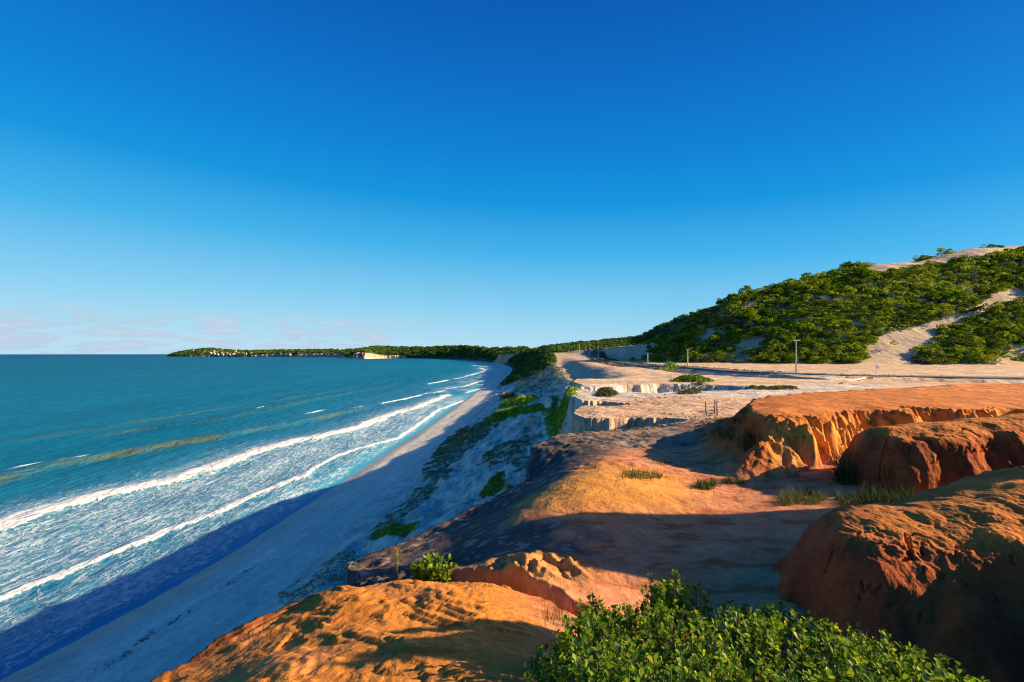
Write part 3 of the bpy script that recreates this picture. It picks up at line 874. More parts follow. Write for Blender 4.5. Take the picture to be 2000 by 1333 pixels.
hgt = N.math('ADD', hgt, N.math('MULTIPLY', w3, 3.2))
hgt = N.math('MULTIPLY', hgt, N.rng(of, -2, 12, .05, 1))
hgt = N.math('ADD', hgt, N.math('MULTIPLY', foamf, 0.30))
bm = N.n("ShaderNodeBump"); bm.inputs['Strength'].default_value = 1.0; bm.inputs['Distance'].default_value = 1.6
N.l(hgt, bm.inputs['Height']); N.l(bm.outputs[0], p.inputs['Normal'])
o = N.n("ShaderNodeOutputMaterial"); N.l(p.outputs[0], o.inputs[0])
sme.materials.append(m)
tag(obj('sea', sme), 'turquoise sea with foaming surf', None, None, 'structure')

# ------------------------------------------------------------------ road
def polyline(P, step):
    P = np.asarray(P, float)
    d = np.r_[0, np.cumsum(np.linalg.norm(np.diff(P, axis=0), axis=1))]
    t = np.arange(0, d[-1], step)
    Q = np.stack([np.interp(t, d, P[:, k]) for k in range(2)], 1)
    for _ in range(8): Q[1:-1] = 0.25 * Q[:-2] + 0.5 * Q[1:-1] + 0.25 * Q[2:]
    return Q


rp = polyline(ROAD, 3.0)
tg = unit(np.gradient(rp, axis=0)); nr = np.c_[-tg[:, 1], tg[:, 0]]
lat = np.array([-3.2, -3.0, -1.5, 0, 1.5, 3.0, 3.2])
rx = rp[:, None, 0] + nr[:, None, 0] * lat; ryy = rp[:, None, 1] + nr[:, None, 1] * lat
rzc = terrain(rp[:, 0], rp[:, 1])
rzz = np.maximum(terrain(rx, ryy), rzc[:, None]) + 0.10
rzz[:, [0, -1]] -= 0.35
k7 = 7
ii = (np.arange(len(rp) - 1)[:, None] * k7 + np.arange(k7 - 1)[None]).ravel()
tag(obj('road', mesh_np('road', np.c_[rx.ravel(), ryy.ravel(), rzz.ravel()], np.stack([ii, ii + k7, ii + k7 + 1, ii + 1], -1), M['asphalt'])),
    'narrow asphalt road below the dunes', None, None, 'structure')

# ------------------------------------------------------------------ carved earth mounds
def stroke3(bvh, pp):
    out = []
    for px, py in pp:
        h = bvh.ray_cast(Vector((0, 0, CAMZ)), ray_dir(px, py))
        if h[0] is not None: out.append(np.array(h[0]))
    return out


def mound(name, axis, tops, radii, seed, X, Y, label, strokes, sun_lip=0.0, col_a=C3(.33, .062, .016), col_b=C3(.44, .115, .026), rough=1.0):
    gx, gy = np.meshgrid(X, Y); x, y = gx.ravel(), gy.ravel()
    base = terrain(x, y)
    wx = x + 0.18 * fbm(x * 1.1, y * 1.1, 3, seed); wy = y + 0.18 * fbm(x * 1.1 + 7, y * 1.1, 3, seed + 1)
    d, pr = seg_dist(wx, wy, axis)
    top = np.interp(pr, np.arange(len(axis)), tops) + CAMZ
    R = np.interp(pr, np.arange(len(axis)), radii) * (1 + 0.10 * fbm(x * .8, y * .8, 2, seed + 2))
    r = np.clip(d / R, 0, 1)
    prof = np.where(r < 0.45, 1 - 0.10 * (r / .45) ** 2, 0.90 * np.clip(1 - ((r - .45) / .55) ** 1.7, 0, 1))
    z = base - 0.10 + np.clip(top - base + .10, 0, None) * prof
    m = sst(1.0, 0.85, r)
    lip = np.exp(-((r - 0.52) / 0.16) ** 2)
    z = z + m * (rough * 0.07 * fbm(x * 1.3, y * 1.3, 3, seed + 3) + rough * 0.030 * ridged(x * 3.5, y * 3.5, 3, seed + 4) - 0.02 + 0.007 * fbm(x * 14, y * 14, 2, seed + 5))
    z = z + sun_lip * lip * m * (ridged(x * 4.5, y * 4.5, 4, seed + 6, 0.6) - 0.45) * 0.12
    # bedding cracks down the face
    cr = ridged(x * 0.9 + 0.3 * y, y * 0.35, 2, seed + 8)
    z = z - m * 0.05 * sst(0.93, 0.985, cr)
    V = np.c_[x, y, z]
    nx, ny = len(X), len(Y)
    i = (np.arange(ny - 1)[:, None] * nx + np.arange(nx - 1)[None]).ravel()
    Fq = np.stack([i, i + 1, i + 1 + nx, i + nx], -1)
    Fq = Fq[(r[Fq] < 0.999).any(1)]
    # rough the steep faces sideways as well
    gz = np.gradient(z.reshape(ny, nx), Y, X)
    nrm = unit(np.c_[-gz[1].ravel(), -gz[0].ravel(), np.ones(len(x))])
    steep = 1 - nrm[:, 2]
    V = V + nrm * (rough * steep * (0.05 * fbm((x + y) * 2.2, z * 3.0, 3, seed + 11) + 0.035 * (ridged((x - y) * 4, z * 4, 3, seed + 12) - .5)))[:, None]
    bvh = BVHTree.FromPolygons([tuple(v) for v in V], [tuple(f) for f in Fq])
    dark = np.zeros(len(V))
    for pp, wd, dp in strokes:
        P = stroke3(bvh, pp)
        for a, b in zip(P[:-1], P[1:]):
            lo, hi = np.minimum(a, b) - .1, np.maximum(a, b) + .1
            c = np.nonzero(((V > lo) & (V < hi)).all(1))[0]
            if not len(c): continue
            ab = b - a
            t = np.clip(((V[c] - a) @ ab) / (ab @ ab + 1e-9), 0, 1)
            dd = np.linalg.norm(V[c] - a - t[:, None] * ab, axis=1)
            dark[c] = np.maximum(dark[c], sst(wd, wd * 0.4, dd) * dp)
    V = V - nrm * dark[:, None]
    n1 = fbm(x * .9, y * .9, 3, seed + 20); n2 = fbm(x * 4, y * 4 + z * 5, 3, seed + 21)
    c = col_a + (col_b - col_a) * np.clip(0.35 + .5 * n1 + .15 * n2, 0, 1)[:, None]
    c = c + (ORANGE * .9 - c) * (sst(.62, .40, r + .1 * n1) * .85)[:, None]  # brighter tops over darker flanks: sunlit look put into the colour
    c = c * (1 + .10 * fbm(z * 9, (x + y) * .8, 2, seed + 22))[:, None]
    u, inv = np.unique(Fq, return_inverse=True)
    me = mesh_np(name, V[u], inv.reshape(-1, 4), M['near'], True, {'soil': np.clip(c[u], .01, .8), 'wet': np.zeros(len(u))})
    return tag(obj(name, me), label, 'mound')


def grid1(a, b, c, d, fine, coarse): return np.r_[np.arange(a, b, coarse), np.arange(b, c, fine), np.arange(c, d, coarse)]


def P2(x, y, s, pts): return [(x + s * a, y + s * b) for a, b in pts]


big_I = [(P2(1769, 1043, 1, [(0, 0), (7, 1), (18, 0)]), .030, .045), (P2(1771, 1045, 1, [(0, 0), (3, 15), (6, 40)]), .036, .055),
         (P2(1763, 1093, 1, [(0, 1), (10, -2), (25, -2)]), .026, .045)]
scr1 = big_I + [
    ([(1646, 1145), (1656, 1140), (1664, 1139)], .02, .03), ([(1650, 1139), (1657, 1150)], .02, .03),
    ([(1683, 1137), (1684, 1148), (1687, 1157)], .022, .04), ([(1692, 1155), (1699, 1144), (1704, 1158)], .02, .035), ([(1709, 1158), (1721, 1147)], .022, .035),
    ([(1801, 1060), (1800, 1083)], .022, .045), ([(1836, 1130), (1838, 1120), (1843, 1132), (1845, 1121)], .014, .03),
    ([(1889, 1140), (1889, 1150)], .016, .03), ([(1976, 1083), (1976, 1098), (1983, 1101)], .022, .04),
    ([(1867, 1068), (1866, 1084)], .016, .03), ([(1677, 1165), (1684, 1172)], .018, .03), ([(1736, 1185), (1754, 1178)], .016, .025),
    ([(1803, 1106), (1803, 1118)], .014, .03), ([(1940, 1155), (1949, 1176)], .016, .03), ([(1800, 1197), (1796, 1213)], .018, .03),
    ([(1617, 1068), (1623, 1050), (1628, 1064)], .018, .03), ([(1627, 1075), (1618, 1100), (1610, 1118)], .025, .05)]
mound('earth_mound', [(5.35, 6.05), (6.9, 6.1), (9.5, 6.3), (12.0, 6.8), (13.8, 7.7), (14.6, 8.6)], [-2.12, -1.74, -1.3, -0.2, 2.7, 3.5], [1.75, 1.85, 1.9, 1.8, 1.6, 1.35], 400,  # tail past the carved part is an unseen ridge added to shade the floor
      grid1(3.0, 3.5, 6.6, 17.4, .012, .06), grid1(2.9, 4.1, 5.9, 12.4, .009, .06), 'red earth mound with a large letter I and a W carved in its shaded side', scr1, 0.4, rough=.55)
scr2 = [([(1733, 867), (1733, 878)], .03, .035), ([(1733, 867), (1742, 866)], .026, .03), ([(1733, 872), (1740, 872)], .024, .03), ([(1733, 878), (1743, 877)], .026, .03),
        ([(1759, 878), (1753, 869), (1756, 867), (1761, 869), (1766, 867), (1770, 869), (1759, 878)], .024, .03),
        ([(1745, 885), (1765, 880)], .022, .025), ([(1752, 880), (1768, 890)], .022, .025),
        ([(1776, 875), (1776, 887)], .026, .03), ([(1776, 875), (1785, 874)], .024, .028), ([(1776, 880), (1783, 880)], .024, .028),
        ([(1866, 888), (1872, 884), (1877, 872), (1877, 887)], .026, .034), ([(1868, 881), (1877, 880)], .022, .03),
        ([(1884, 886), (1888, 873), (1898, 886), (1906, 870)], .026, .034),
        ([(1912, 889), (1919, 873), (1927, 889)], .026, .034), ([(1914, 883), (1925, 883)], .022, .03),
        ([(1929, 869), (1926, 875)], .024, .03), ([(1940, 868), (1938, 880)], .024, .03), ([(1945, 868), (1945, 882)], .022, .03), ([(1945, 868), (1955, 868)], .022, .03), ([(1945, 874), (1953, 874)], .022, .03),
        ([(1964, 866), (1978, 865)], .022, .03), ([(1972, 865), (1972, 886)], .024, .03),
        ([(1728, 911), (1728, 930), (1735, 933)], .03, .04), ([(1748, 922), (1740, 917), (1738, 929), (1746, 931), (1750, 927)], .028, .035),
        ([(1732, 857), (1724, 885), (1720, 905), (1718, 940)], .022, .05), ([(1835, 856), (1836, 890), (1828, 905)], .022, .05), ([(1835, 853), (1860, 848), (1885, 838)], .022, .045),
        ([(1770, 892), (1785, 908), (1800, 912), (1820, 905), (1832, 890)], .018, .03), ([(1786, 855), (1800, 858), (1816, 862)], .07, .09)]
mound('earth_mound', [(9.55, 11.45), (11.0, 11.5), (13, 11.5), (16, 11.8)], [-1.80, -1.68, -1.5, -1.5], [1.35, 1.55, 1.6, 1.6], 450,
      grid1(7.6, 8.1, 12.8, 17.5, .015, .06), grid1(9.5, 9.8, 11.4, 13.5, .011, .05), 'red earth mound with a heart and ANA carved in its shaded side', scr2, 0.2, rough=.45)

# ------------------------------------------------------------------ far coast beyond the bay
def far_ridge(name, cols_, depth_in, label, kindseed, houses=False):
    """cols_: (px, shore row, cliff top row, skyline row); real distances follow from the sea-level shore row"""
    A = np.array(cols_, float)
    px = np.arange(A[0, 0], A[-1, 0] + .1, 1.2)
    sh, ct, sk = (np.interp(px, A[:, 0], A[:, k]) for k in (1, 2, 3))
    Ys = CAMZ * F / (sh - HY)
    v = np.array([-0.02, 0, 0.012, 0.03, 0.06, 0.15, 0.3, 0.45, 0.6, 0.75, 0.88, 1.0, 1.15, 1.4])
    Yv = Ys[:, None] + depth_in * v[None]
    Xv = (px[:, None] - 1000) / F * Yv
    zc = np.clip((sh - ct) / F * Ys, 2, None)
    zr = CAMZ + (HY - sk) / F * (Ys + depth_in)
    up = np.clip(v, 0, 1)
    prof = np.where(v[None] < 0.03, zc[:, None] * np.clip(v[None] / 0.03, 0, 1), zc[:, None] + (zr - zc)[:, None] * np.clip((v[None] - .03) / .97, 0, 1) ** 0.8)
    prof = prof - np.clip(v - 1, 0, 1)[None] * zr[:, None]
    prof = prof - 6 * (v[None] < 0)
    nz = fbm(Xv / 140, Yv / 140, 3, kindseed) * 7 * sst(.03, .3, v)[None] * sst(1.2, .8, v)[None]
    Z = prof + nz
    rough = (v[None] > 0) * (v[None] < .06) * depth_in * .05 * fbm(px[:, None] / 5.0, Z / 30, 3, kindseed + 3)
    Yv = Yv + rough
    c = np.where((v[None] <= 0.035)[..., None] & ((sh - ct) > 3.2)[:, None, None],
                 (C3(.58, .33, .235) * (1 + .35 * fbm(px[:, None] / 3, Z / 14, 3, kindseed + 4))[..., None]), GREEN * 1.1)
    c = np.where((v[None] <= 0.001)[..., None], BEACH * .9, c)
    nx_, nv = len(px), len(v)
    i = (np.arange(nx_ - 1)[:, None] * nv + np.arange(nv - 1)[None]).ravel()
    V = np.c_[Xv.ravel(), Yv.ravel(), Z.ravel()]
    me = mesh_np(name, V, np.stack([i, i + nv, i + nv + 1, i + 1], -1), M['far'], True, {'soil': np.clip(c.reshape(-1, 3), .01, .8), 'wet': np.zeros(len(V))})
    tag(obj(name, me), label, None, None, 'structure')
    return Xv, Yv, Z, v


FOREST_C, FOREST_R = [], []


def plant_ridge(G, n, r0, r1, vmin, seed):
    r = np.random.default_rng(seed)
    Xv, Yv, Z, v = G
    a = r.uniform(0, len(Xv) - 1.01, n); b = r.uniform(vmin, 1.05, n) ** 0.8
    ia = a.astype(int); fa_ = a - ia
    for k in range(n):
        def at(Q): return np.interp(b[k], v, Q[ia[k]]) * (1 - fa_[k]) + np.interp(b[k], v, Q[ia[k] + 1]) * fa_[k]
        R = r.uniform(r0, r1)
        FOREST_C.append((at(Xv), at(Yv), at(Z) + R * .25)); FOREST_R.append(R)


G1 = far_ridge('wooded_ridge', [(686, 700.2, 698, 690), (692, 701, 690.5, 688), (700, 701, 689, 684), (714, 701, 690, 681), (724, 700.8, 690.5, 679), (740, 700.5, 694.5, 678), (752, 700.3, 696, 678),
                                (785, 700.2, 694.5, 680), (800, 700.5, 699.5, 680), (830, 700.9, 700, 680), (870, 701.6, 701, 679), (905, 702.6, 702, 678), (935, 705, 704.4, 681),
                                (958, 708, 707.3, 684), (985, 711, 710, 685), (1030, 714, 713, 684)], 420, 'wooded ridge behind the bay with a pink cliff', 500)
plant_ridge(G1, 2100, 8, 15, 0.05, 1)
G2 = far_ridge('headland', [(328, 696.5, 696.4, 695.5), (340, 697.0, 695.5, 691), (352, 697.1, 695, 688), (372, 697.2, 695.2, 685.6), (400, 697.2, 695.2, 682.3), (412, 697.2, 695.2, 681.6), (440, 697.3, 695, 685),
                            (470, 697.4, 695, 686.5), (500, 697.5, 694, 686.3), (540, 697.6, 692.5, 686), (548, 697.7, 690.5, 686), (566, 697.8, 690.3, 685.8), (572, 697.8, 695, 685.6), (580, 697.9, 692, 685.5),
                            (640, 698.1, 691, 685), (668, 698.3, 692, 685.4), (676, 698.6, 697, 685.4), (700, 698.9, 698, 683.5), (730, 699.2, 699, 682)], 700, 'far headland with pink cliffs and a village', 510)
plant_ridge(G2, 1500, 12, 22, 0.05, 2)
# wooded coast on this side
r3 = np.random.default_rng(3)
cnt = 0
cy = 380 * np.exp(r3.uniform(0, np.log(1680 / 380), 9000)); cx = fT(cy) + r3.uniform(0.05, 1.0, 9000) ** 1.3 * (90 + 0.42 * cy)
cz, q = terrain(cx, cy, True)
ok = (cz > 4) & (cx > q['xt'] + 4 + 6 * r3.random(9000)) & ((cy > 520) | (cx < fE(cy) - 1)) & ~((cy < 620) & (q['dr'] < 9)) & ~((q['t'] > 0.03) & (cy < 540) & (cx > 60))
ok &= ~((cy > 1300) & (cy < 1480) & (q['k'] < .97) & (cx < 40))
ok &= ~((cy < 560) & (cx > fE(cy) - 3) & (cx < 100)) 
ok &= r3.random(9000) < np.where(cy < 520, sst(330, 430, cy + 30 * fbm(cx / 20, cy / 20, 2, 520)), 1)
cx, cy, cz = cx[ok][:4600], cy[ok][:4600], cz[ok][:4600]
Rr = r3.uniform(0.55, 1.0, len(cx)) * np.interp(cy, [350, 600, 1500], [2.6, 4.6, 8])
FC = np.r_[np.array(FOREST_C), np.c_[cx, cy, cz + Rr * .25]]
FR = np.r_[np.array(FOREST_R), Rr]
V, Fc, tn = clumps(FC, FR, 18, 0.48, r3, 0.8, 0.0, 0.42, 0.22)
tag(obj('coastal_forest', mesh_np('coastal_forest', V, Fc, M['forest'], False, {'tint': tn})), 'dark green forest along the far coast', None, None, 'stuff')

# village houses on the headland
rh = np.random.default_rng(11)
hm = []
for k in range(3):
    w_, d_, h_ = [(7, 6, 5), (10, 7, 7), (6, 6, 9)][k]
    Vb, Fb = box((0, 0, h_ / 2 - 3), (w_, d_, h_ / 2 + 3))
    wl = mesh_np('wall', Vb, Fb, M['plaster'] if k != 1 else M['white'], False)
    e = .8
    Vr = np.array([(-w_ - e, -d_ - e, h_ + .02), (w_ + e, -d_ - e, h_ + .02), (w_ + e, d_ + e, h_ + .02), (-w_ - e, d_ + e, h_ + .02), (-w_ - e, 0, h_ + 3), (w_ + e, 0, h_ + 3)], float)
    rf = mesh_np('roof', Vr, [np.array([(0, 1, 5, 4), (2, 3, 4, 5), (3, 2, 1, 0)]), np.array([(0, 4, 3), (1, 2, 5)])], M['tile'], False)
    hm.append((wl, rf))
Xv, Yv, Zv, vv = G2
pxs = np.linspace(328, 730, len(Xv))
for k in range(46):
    if k < 36: a = np.searchsorted(pxs, rh.uniform(408, 492)); b = rh.uniform(0.05, 0.5)
    else: a = np.searchsorted(pxs, rh.uniform(360, 640)); b = rh.uniform(0.05, 0.9)
    X_, Y_, Z_ = (np.interp(b, vv, Q[a]) for Q in (Xv, Yv, Zv))
    e_ = empty('house', (X_, Y_ - 14, Z_ + 7), rh.uniform(-.6, .6))
    tag(e_, 'tiny pale house with tiled roof in the village on the far headland', 'house', 'village houses on the headland')
    wl, rf = hm[rh.integers(3)]
    e_.scale = (1.25, 1.25, 1.25)
    obj('wall', wl, e_); obj('roof', rf, e_)

# ------------------------------------------------------------------ scrub on the dune hill
BARE = [  # photo outlines where the hill shows bare sand
    [(1668, 716), (1690, 690), (1712, 655), (1790, 636), (1850, 618), (1905, 595), (1950, 568), (2010, 565), (2010, 590), (1940, 598), (1880, 625), (1838, 640), (1820, 668), (1795, 690), (1780, 716)],
    [(1400, 716), (1425, 690), (1450, 672), (1490, 650), (1512, 640), (1500, 660), (1478, 680), (1455, 716)],
    [(1150, 712), (1165, 690), (1180, 676), (1230, 664), (1278, 660), (1285, 668), (1262, 690), (1290, 712)],
    [(1358, 664), (1385, 648), (1402, 642), (1396, 652), (1372, 664)], [(1462, 596), (1480, 588), (1486, 591), (1470, 600)],
    [(1690, 535), (1690, 512), (1780, 500), (1900, 480), (2010, 470), (2010, 484), (1905, 502), (1850, 512), (1760, 522)],
    [(1920, 712), (1960, 690), (2020, 668), (2020, 712)]]


def hill_ok(x, y, z):
    px, py = project(x, y, z)
    b = np.zeros(len(x), bool)
    for p in BARE: b |= inside(px, py, p)
    return ~b


def crown_mesh(seed, nl, nq, q, mat='scrub'):
    r = np.random.default_rng(seed)
    C = np.c_[r.normal(0, .62, nl), r.normal(0, .62, nl), r.uniform(.25, 1.0, nl)]
    C[:, 2] -= 0.35 * np.hypot(C[:, 0], C[:, 1])
    R = r.uniform(.20, .52, nl)
    V, Fc, tn = clumps(C, R, nq, q, r, 0.8, -.5, .5, .2)
    V[:, 2] = np.maximum(V[:, 2], 0.02)
    return mesh_np('crown', V, Fc, M[mat], False, {'tint': tn})


def trunk_mesh(seed):
    r = np.random.default_rng(seed)
    paths = []
    for k in range(4):
        a = r.uniform(0, 6.28); L = r.uniform(.4, .6)
        P = [(0, 0, -.3), (.06 * math.cos(a), .06 * math.sin(a), .12), (L * .6 * math.cos(a), L * .6 * math.sin(a), .42), (L * math.cos(a), L * math.sin(a), .75)]
        paths.append((P, [.06, .045, .03, .01]))
    V, Fc = tubes(paths, 5)
    return mesh_np('trunk', V, Fc, M['bark'])


crowns = [crown_mesh(600 + k, 15, 58, .27) for k in range(8)]
crowns += [crown_mesh(608 + k, 15, 46, .20, 'twig') for k in range(2)]
trunks = [trunk_mesh(620 + k) for k in range(4)]
rs = np.random.default_rng(21)
nC = 26000
hx = rs.uniform(92, 470, nC); hy = rs.uniform(215, 420, nC)
hz_, q = terrain(hx, hy, True)
px, py = project(hx, hy, hz_)
ok = (q['t'] > 0.015) & (q['t'] < 1.02) & hill_ok(hx, hy, hz_) & (px < 2120) & hill_ok(hx, hy, hz_ + 2)
ok &= rs.random(nC) < sst(-.75, .05, fbm(hx / 22, hy / 22, 2, 640) + .55)
hx, hy, hz_, px, py = (a[ok] for a in (hx, hy, hz_, px, py))
# thin by distance so that crowns touch but do not pile up
cells = {}; sel = []
for i in range(len(hx)):
    R = 2.2 + 4.2 * rs.random() ** 1.6
    kx, ky = int(hx[i] // 8), int(hy[i] // 8)
    good = True
    for a in (-1, 0, 1):
        for b in (-1, 0, 1):
            for j, Rj in cells.get((kx + a, ky + b), ()):
                if (hx[i] - hx[j]) ** 2 + (hy[i] - hy[j]) ** 2 < (0.62 * (R + Rj)) ** 2: good = False
    if good:
        cells.setdefault((kx, ky), []).append((i, R)); sel.append((i, R))
sel.sort(key=lambda t: -t[1] / hy[t[0]])
shr, rest = sel[:300], sel[300:]
for k, (i, R) in enumerate(shr):
    e_ = empty('shrub', (hx[i], hy[i], hz_[i] - .1), rs.uniform(0, 6.28))
    e_.scale = (R * rs.uniform(.8, 1.45), R * rs.uniform(.75, 1.2), R * rs.uniform(.6, 1.1))
    e_.rotation_euler[0] = rs.uniform(-.25, .1)
    dead = rs.random() < .09
    tag(e_, 'grey leafless wind-pruned shrub among the green thicket on the dune hill' if dead else
        'large spreading green shrub standing out of the thicket on the dune hill' if R > 4.6 else
        'rounded green wind-pruned shrub among the thicket covering the dune hill', 'shrub', 'shrubs covering the dune hill')
    obj('crown', crowns[8 + rs.integers(2)] if dead else crowns[rs.integers(8)], e_); obj('trunk', trunks[rs.integers(4)], e_)
Rr = np.array([R for _, R in rest]); ri = np.array([i for i, _ in rest])
C = np.c_[hx[ri], hy[ri], hz_[ri] + Rr * .15]
# undergrowth between them
un = rs.choice(len(hx), min(3000, len(hx)), False)
C = np.r_[C, np.c_[hx[un], hy[un], hz_[un] + .1]]; Rr = np.r_[Rr, rs.uniform(1.1, 3.2, len(un))]
tw = rs.random(len(C)) < sst(.15, .6, fbm(C[:, 0] / 18, C[:, 1] / 18, 2, 645)) * .55
V, Fc, tn = clumps(C[tw], Rr[tw] * .95, 40, .26, rs, .8, -.1, .5, .3)
tag(obj('bare_twigs', mesh_np('bare_twigs', V, Fc, M['twig'], False, {'tint': tn})), 'grey brown leafless scrub among the hill shrubs', None, None, 'stuff')
C, Rr = C[~tw], Rr[~tw]
V, Fc, tn = clumps(C, Rr, 44, .27, rs, .85, -.1, .5, .32)
tag(obj('hill_thicket', mesh_np('hill_thicket', V, Fc, M['scrub'], False, {'tint': tn})), 'thicket filling the gaps between hill shrubs', None, None, 'stuff')

# lone shrubs standing on the bare ridge of the dune
for (pxx, pyy, Yd, R, sh_, lab) in ((1806, 508, 392, 12, .34, 'low dark shrub leaning along the bare dune crest'),
                                    (1938, 488, 396, 13, .26, 'long low shrub lying over the sandy dune crest'),
                                    (1846, 503, 392, 4.2, 1.25, 'small lone tree on the dune crest beside a low shrub')):
    X_ = (pxx - 1000) / F * Yd
    Yl = np.linspace(330, 430, 200); Xl = (pxx - 1000) / F * Yl
    zl = terrain(Xl, Yl); k = np.argmax((zl - CAMZ) / Yl)
    e_ = empty('crest_tree' if R < 5 else 'crest_shrub', (Xl[k], Yl[k], zl[k] - (.3 if R < 5 else 1.6)), .4)
    e_.scale = (R, 4.5, R * sh_)
    tag(e_, lab, 'tree' if R < 5 else 'shrub')
    obj('crown', crowns[3 if R > 5 else 5], e_); obj('trunk', trunks[1], e_)

# ------------------------------------------------------------------ creepers, grass and scrub on the slope and cliff top
def world_poly(pp):
    out = []
    for a, b in pp:
        h = hit(a, b)
        if h is not None: out.append((h[0], h[1]))
    return out


def scatter_poly(poly, n, r):
    P = np.array(poly); lo, hi = P.min(0), P.max(0)
    x = r.uniform(lo[0], hi[0], n * 6); y = r.uniform(lo[1], hi[1], n * 6)
    s_ = sdf(x, y, poly)
    ok = s_ > 0
    return x[ok][:n], y[ok][:n], s_[ok][:n]


def creeper(pp, n, R, label, mat='mat', name='creeper_patch', cat='creeper', h=0.8, tint=.55, seed=0, group=None, nq=16, lift=0.2):
    r = np.random.default_rng(700 + seed)
    wp = world_poly(pp)
    x, y, s_ = scatter_poly(wp, n, r)
    z = terrain(x, y)
    rr = R * r.uniform(.7, 1.2, len(x)) * np.clip(.45 + s_ / (R * 4), .45, 1.2)
    C = np.c_[x, y, z + rr * lift]
    V, Fc, tn = clumps(C, rr, nq, .34, r, h, 0.05, tint, .12)
    return tag(obj(name, mesh_np(name, V, Fc, M[mat], False, {'tint': tn})), label, cat, group)


creeper([(972, 799), (985, 782), (1010, 776), (1040, 774), (1053, 779), (1040, 790), (1000, 800)], 420, 1.3, 'bright green creeper patch on the sand below the long one', seed=1, tint=.75)
creeper([(942, 826), (960, 812), (1000, 800), (1060, 793), (1112, 780), (1119, 790), (1110, 803), (1060, 806), (1000, 815), (955, 829)], 900, 1.2, 'long bright green creeper band reaching from the cliff foot towards the beach', seed=2, tint=.6)
creeper([(1071, 783), (1095, 770), (1122, 757), (1126, 764), (1118, 780)], 300, 1.2, 'dark green creeper patch against the white cliff foot', seed=3, tint=.45)
creeper([(933, 970), (950, 945), (985, 922), (1036, 914), (1040, 930), (1000, 948), (960, 972)], 700, .42, 'green creeper mound on white sand beneath the dark rock brink', seed=4, tint=.5)
creeper([(716, 1054), (735, 1036), (780, 1024), (820, 1022), (815, 1040), (770, 1052)], 420, .40, 'small green creeper mound at the foot of the rock shelf', seed=5, tint=.5)
creeper([(975, 783), (985, 770), (1003, 767), (1008, 775), (995, 783)], 160, 1.2, 'pale yellowish scrub patch on the upper beach', 'dry', seed=6, tint=.7)
creeper([(1014, 728), (1018, 710), (1030, 706), (1032, 716), (1024, 728)], 120, 2.4, 'pale scrub patch at the foot of the wooded slope', 'dry', seed=7, tint=.85)


def thin(pps, dens, R, name, label, mat, seed, nq=6, h=.7):
    r = np.random.default_rng(800 + seed)
    Cs, Rs = [], []
    for pp, n in pps:
        x, y, s_ = scatter_poly(world_poly(pp), n, r)
        k = fbm(x / 2.5, y / 4, 3, 810 + seed) + np.clip(s_ * .12, 0, .5) > dens
        x, y = x[k], y[k]
        Rr = R * r.uniform(.5, 1.3, len(x)) * np.clip(np.hypot(x, y) / 90, .55, 3)
        Cs.append(np.c_[x, y, terrain(x, y) + Rr * .1]); Rs.append(Rr)
    C = np.concatenate(Cs); Rr = np.concatenate(Rs)
    V, Fc, tn = clumps(C, Rr, nq, .36, r, h, 0.1, .7, .25)
    return tag(obj(name, mesh_np(name, V, Fc, M[mat], False, {'tint': tn})), label, None, None, 'stuff')


thin([([(822, 944), (826, 915), (860, 870), (900, 838), (960, 826), (975, 830), (935, 862), (900, 900), (870, 935)], 9000),
      ([(930, 912), (945, 885), (985, 865), (1040, 858), (1044, 875), (1000, 900), (960, 914)], 5000),
      ([(524, 1200), (545, 1160), (600, 1120), (660, 1082), (705, 1078), (690, 1110), (640, 1150), (575, 1196)], 5000),
      ([(700, 1078), (720, 1040), (790, 985), (830, 950), (880, 930), (850, 960), (790, 1015)], 3000),
      ([(1000, 770), (1010, 745), (1030, 722), (1060, 712), (1095, 720), (1112, 745), (1090, 768), (1050, 775)], 5000)],
     .0, .26, 'slope_scrub', 'thin dark grass and scrub on the sand slope', 'slope', 1)

# low growth beside the road and on the plateau
rv = np.random.default_rng(31)
vp = polyline(ROAD, .5)
tgv = unit(np.gradient(vp, axis=0)); nrv = np.c_[-tgv[:, 1], tgv[:, 0]]
ks = rv.integers(0, len(vp), 5200)
side = np.where(rv.random(5200) < .72, -1.0, 1.0) * rv.uniform(3.3, 8.5, 5200)
pv = vp[ks] + nrv[ks] * side[:, None]
kk = fbm(pv[:, 0] / 4, pv[:, 1] / 4, 3, 820) > np.where(side < 0, -.05, .25)
pv = pv[kk]
Rv = rv.uniform(.18, .55, len(pv)) * np.clip(pv[:, 1] / 110, .8, 2.5)
V, Fc, tn = clumps(np.c_[pv, terrain(pv[:, 0], pv[:, 1]) + .05], Rv, 12, .36, rv, .6, .1, .35, .2)
tag(obj('verge_grass', mesh_np('verge_grass', V, Fc, M['dry'], False, {'tint': tn})), 'dry olive grass along the road verges', None, None, 'stuff')
creeper([(1287, 724), (1295, 717), (1312, 714), (1326, 719), (1322, 725)], 130, 1.2, 'rounded green bush beside the road', 'mat', 'roadside_bush', 'bush', 1.1, .5, 8, lift=.6)
creeper([(1308, 746), (1330, 739), (1360, 737), (1395, 746), (1370, 748), (1340, 747)], 320, .7, 'flat green creeper mat above the eroded grey bank', seed=9, tint=.5)
creeper([(1164, 775), (1172, 763), (1200, 764), (1206, 772), (1196, 777)], 170, .5, 'olive scrub patch on the white ledge', 'dry', 'scrub_patch', 'scrub', .8, .5, 10)
creeper([(1322, 771), (1335, 758), (1375, 750), (1385, 760), (1365, 772)], 260, .42, 'olive scrub patch in the white eroded hollow', 'dry', 'scrub_patch', 'scrub', .7, .5, 11)
creeper([(1228, 706), (1232, 700), (1240, 699), (1243, 706)], 40, 1.3, 'small round bush at the foot of the shaded dune', 'mat', 'roadside_bush', 'bush', 1.0, .5, 12, lift=.5)
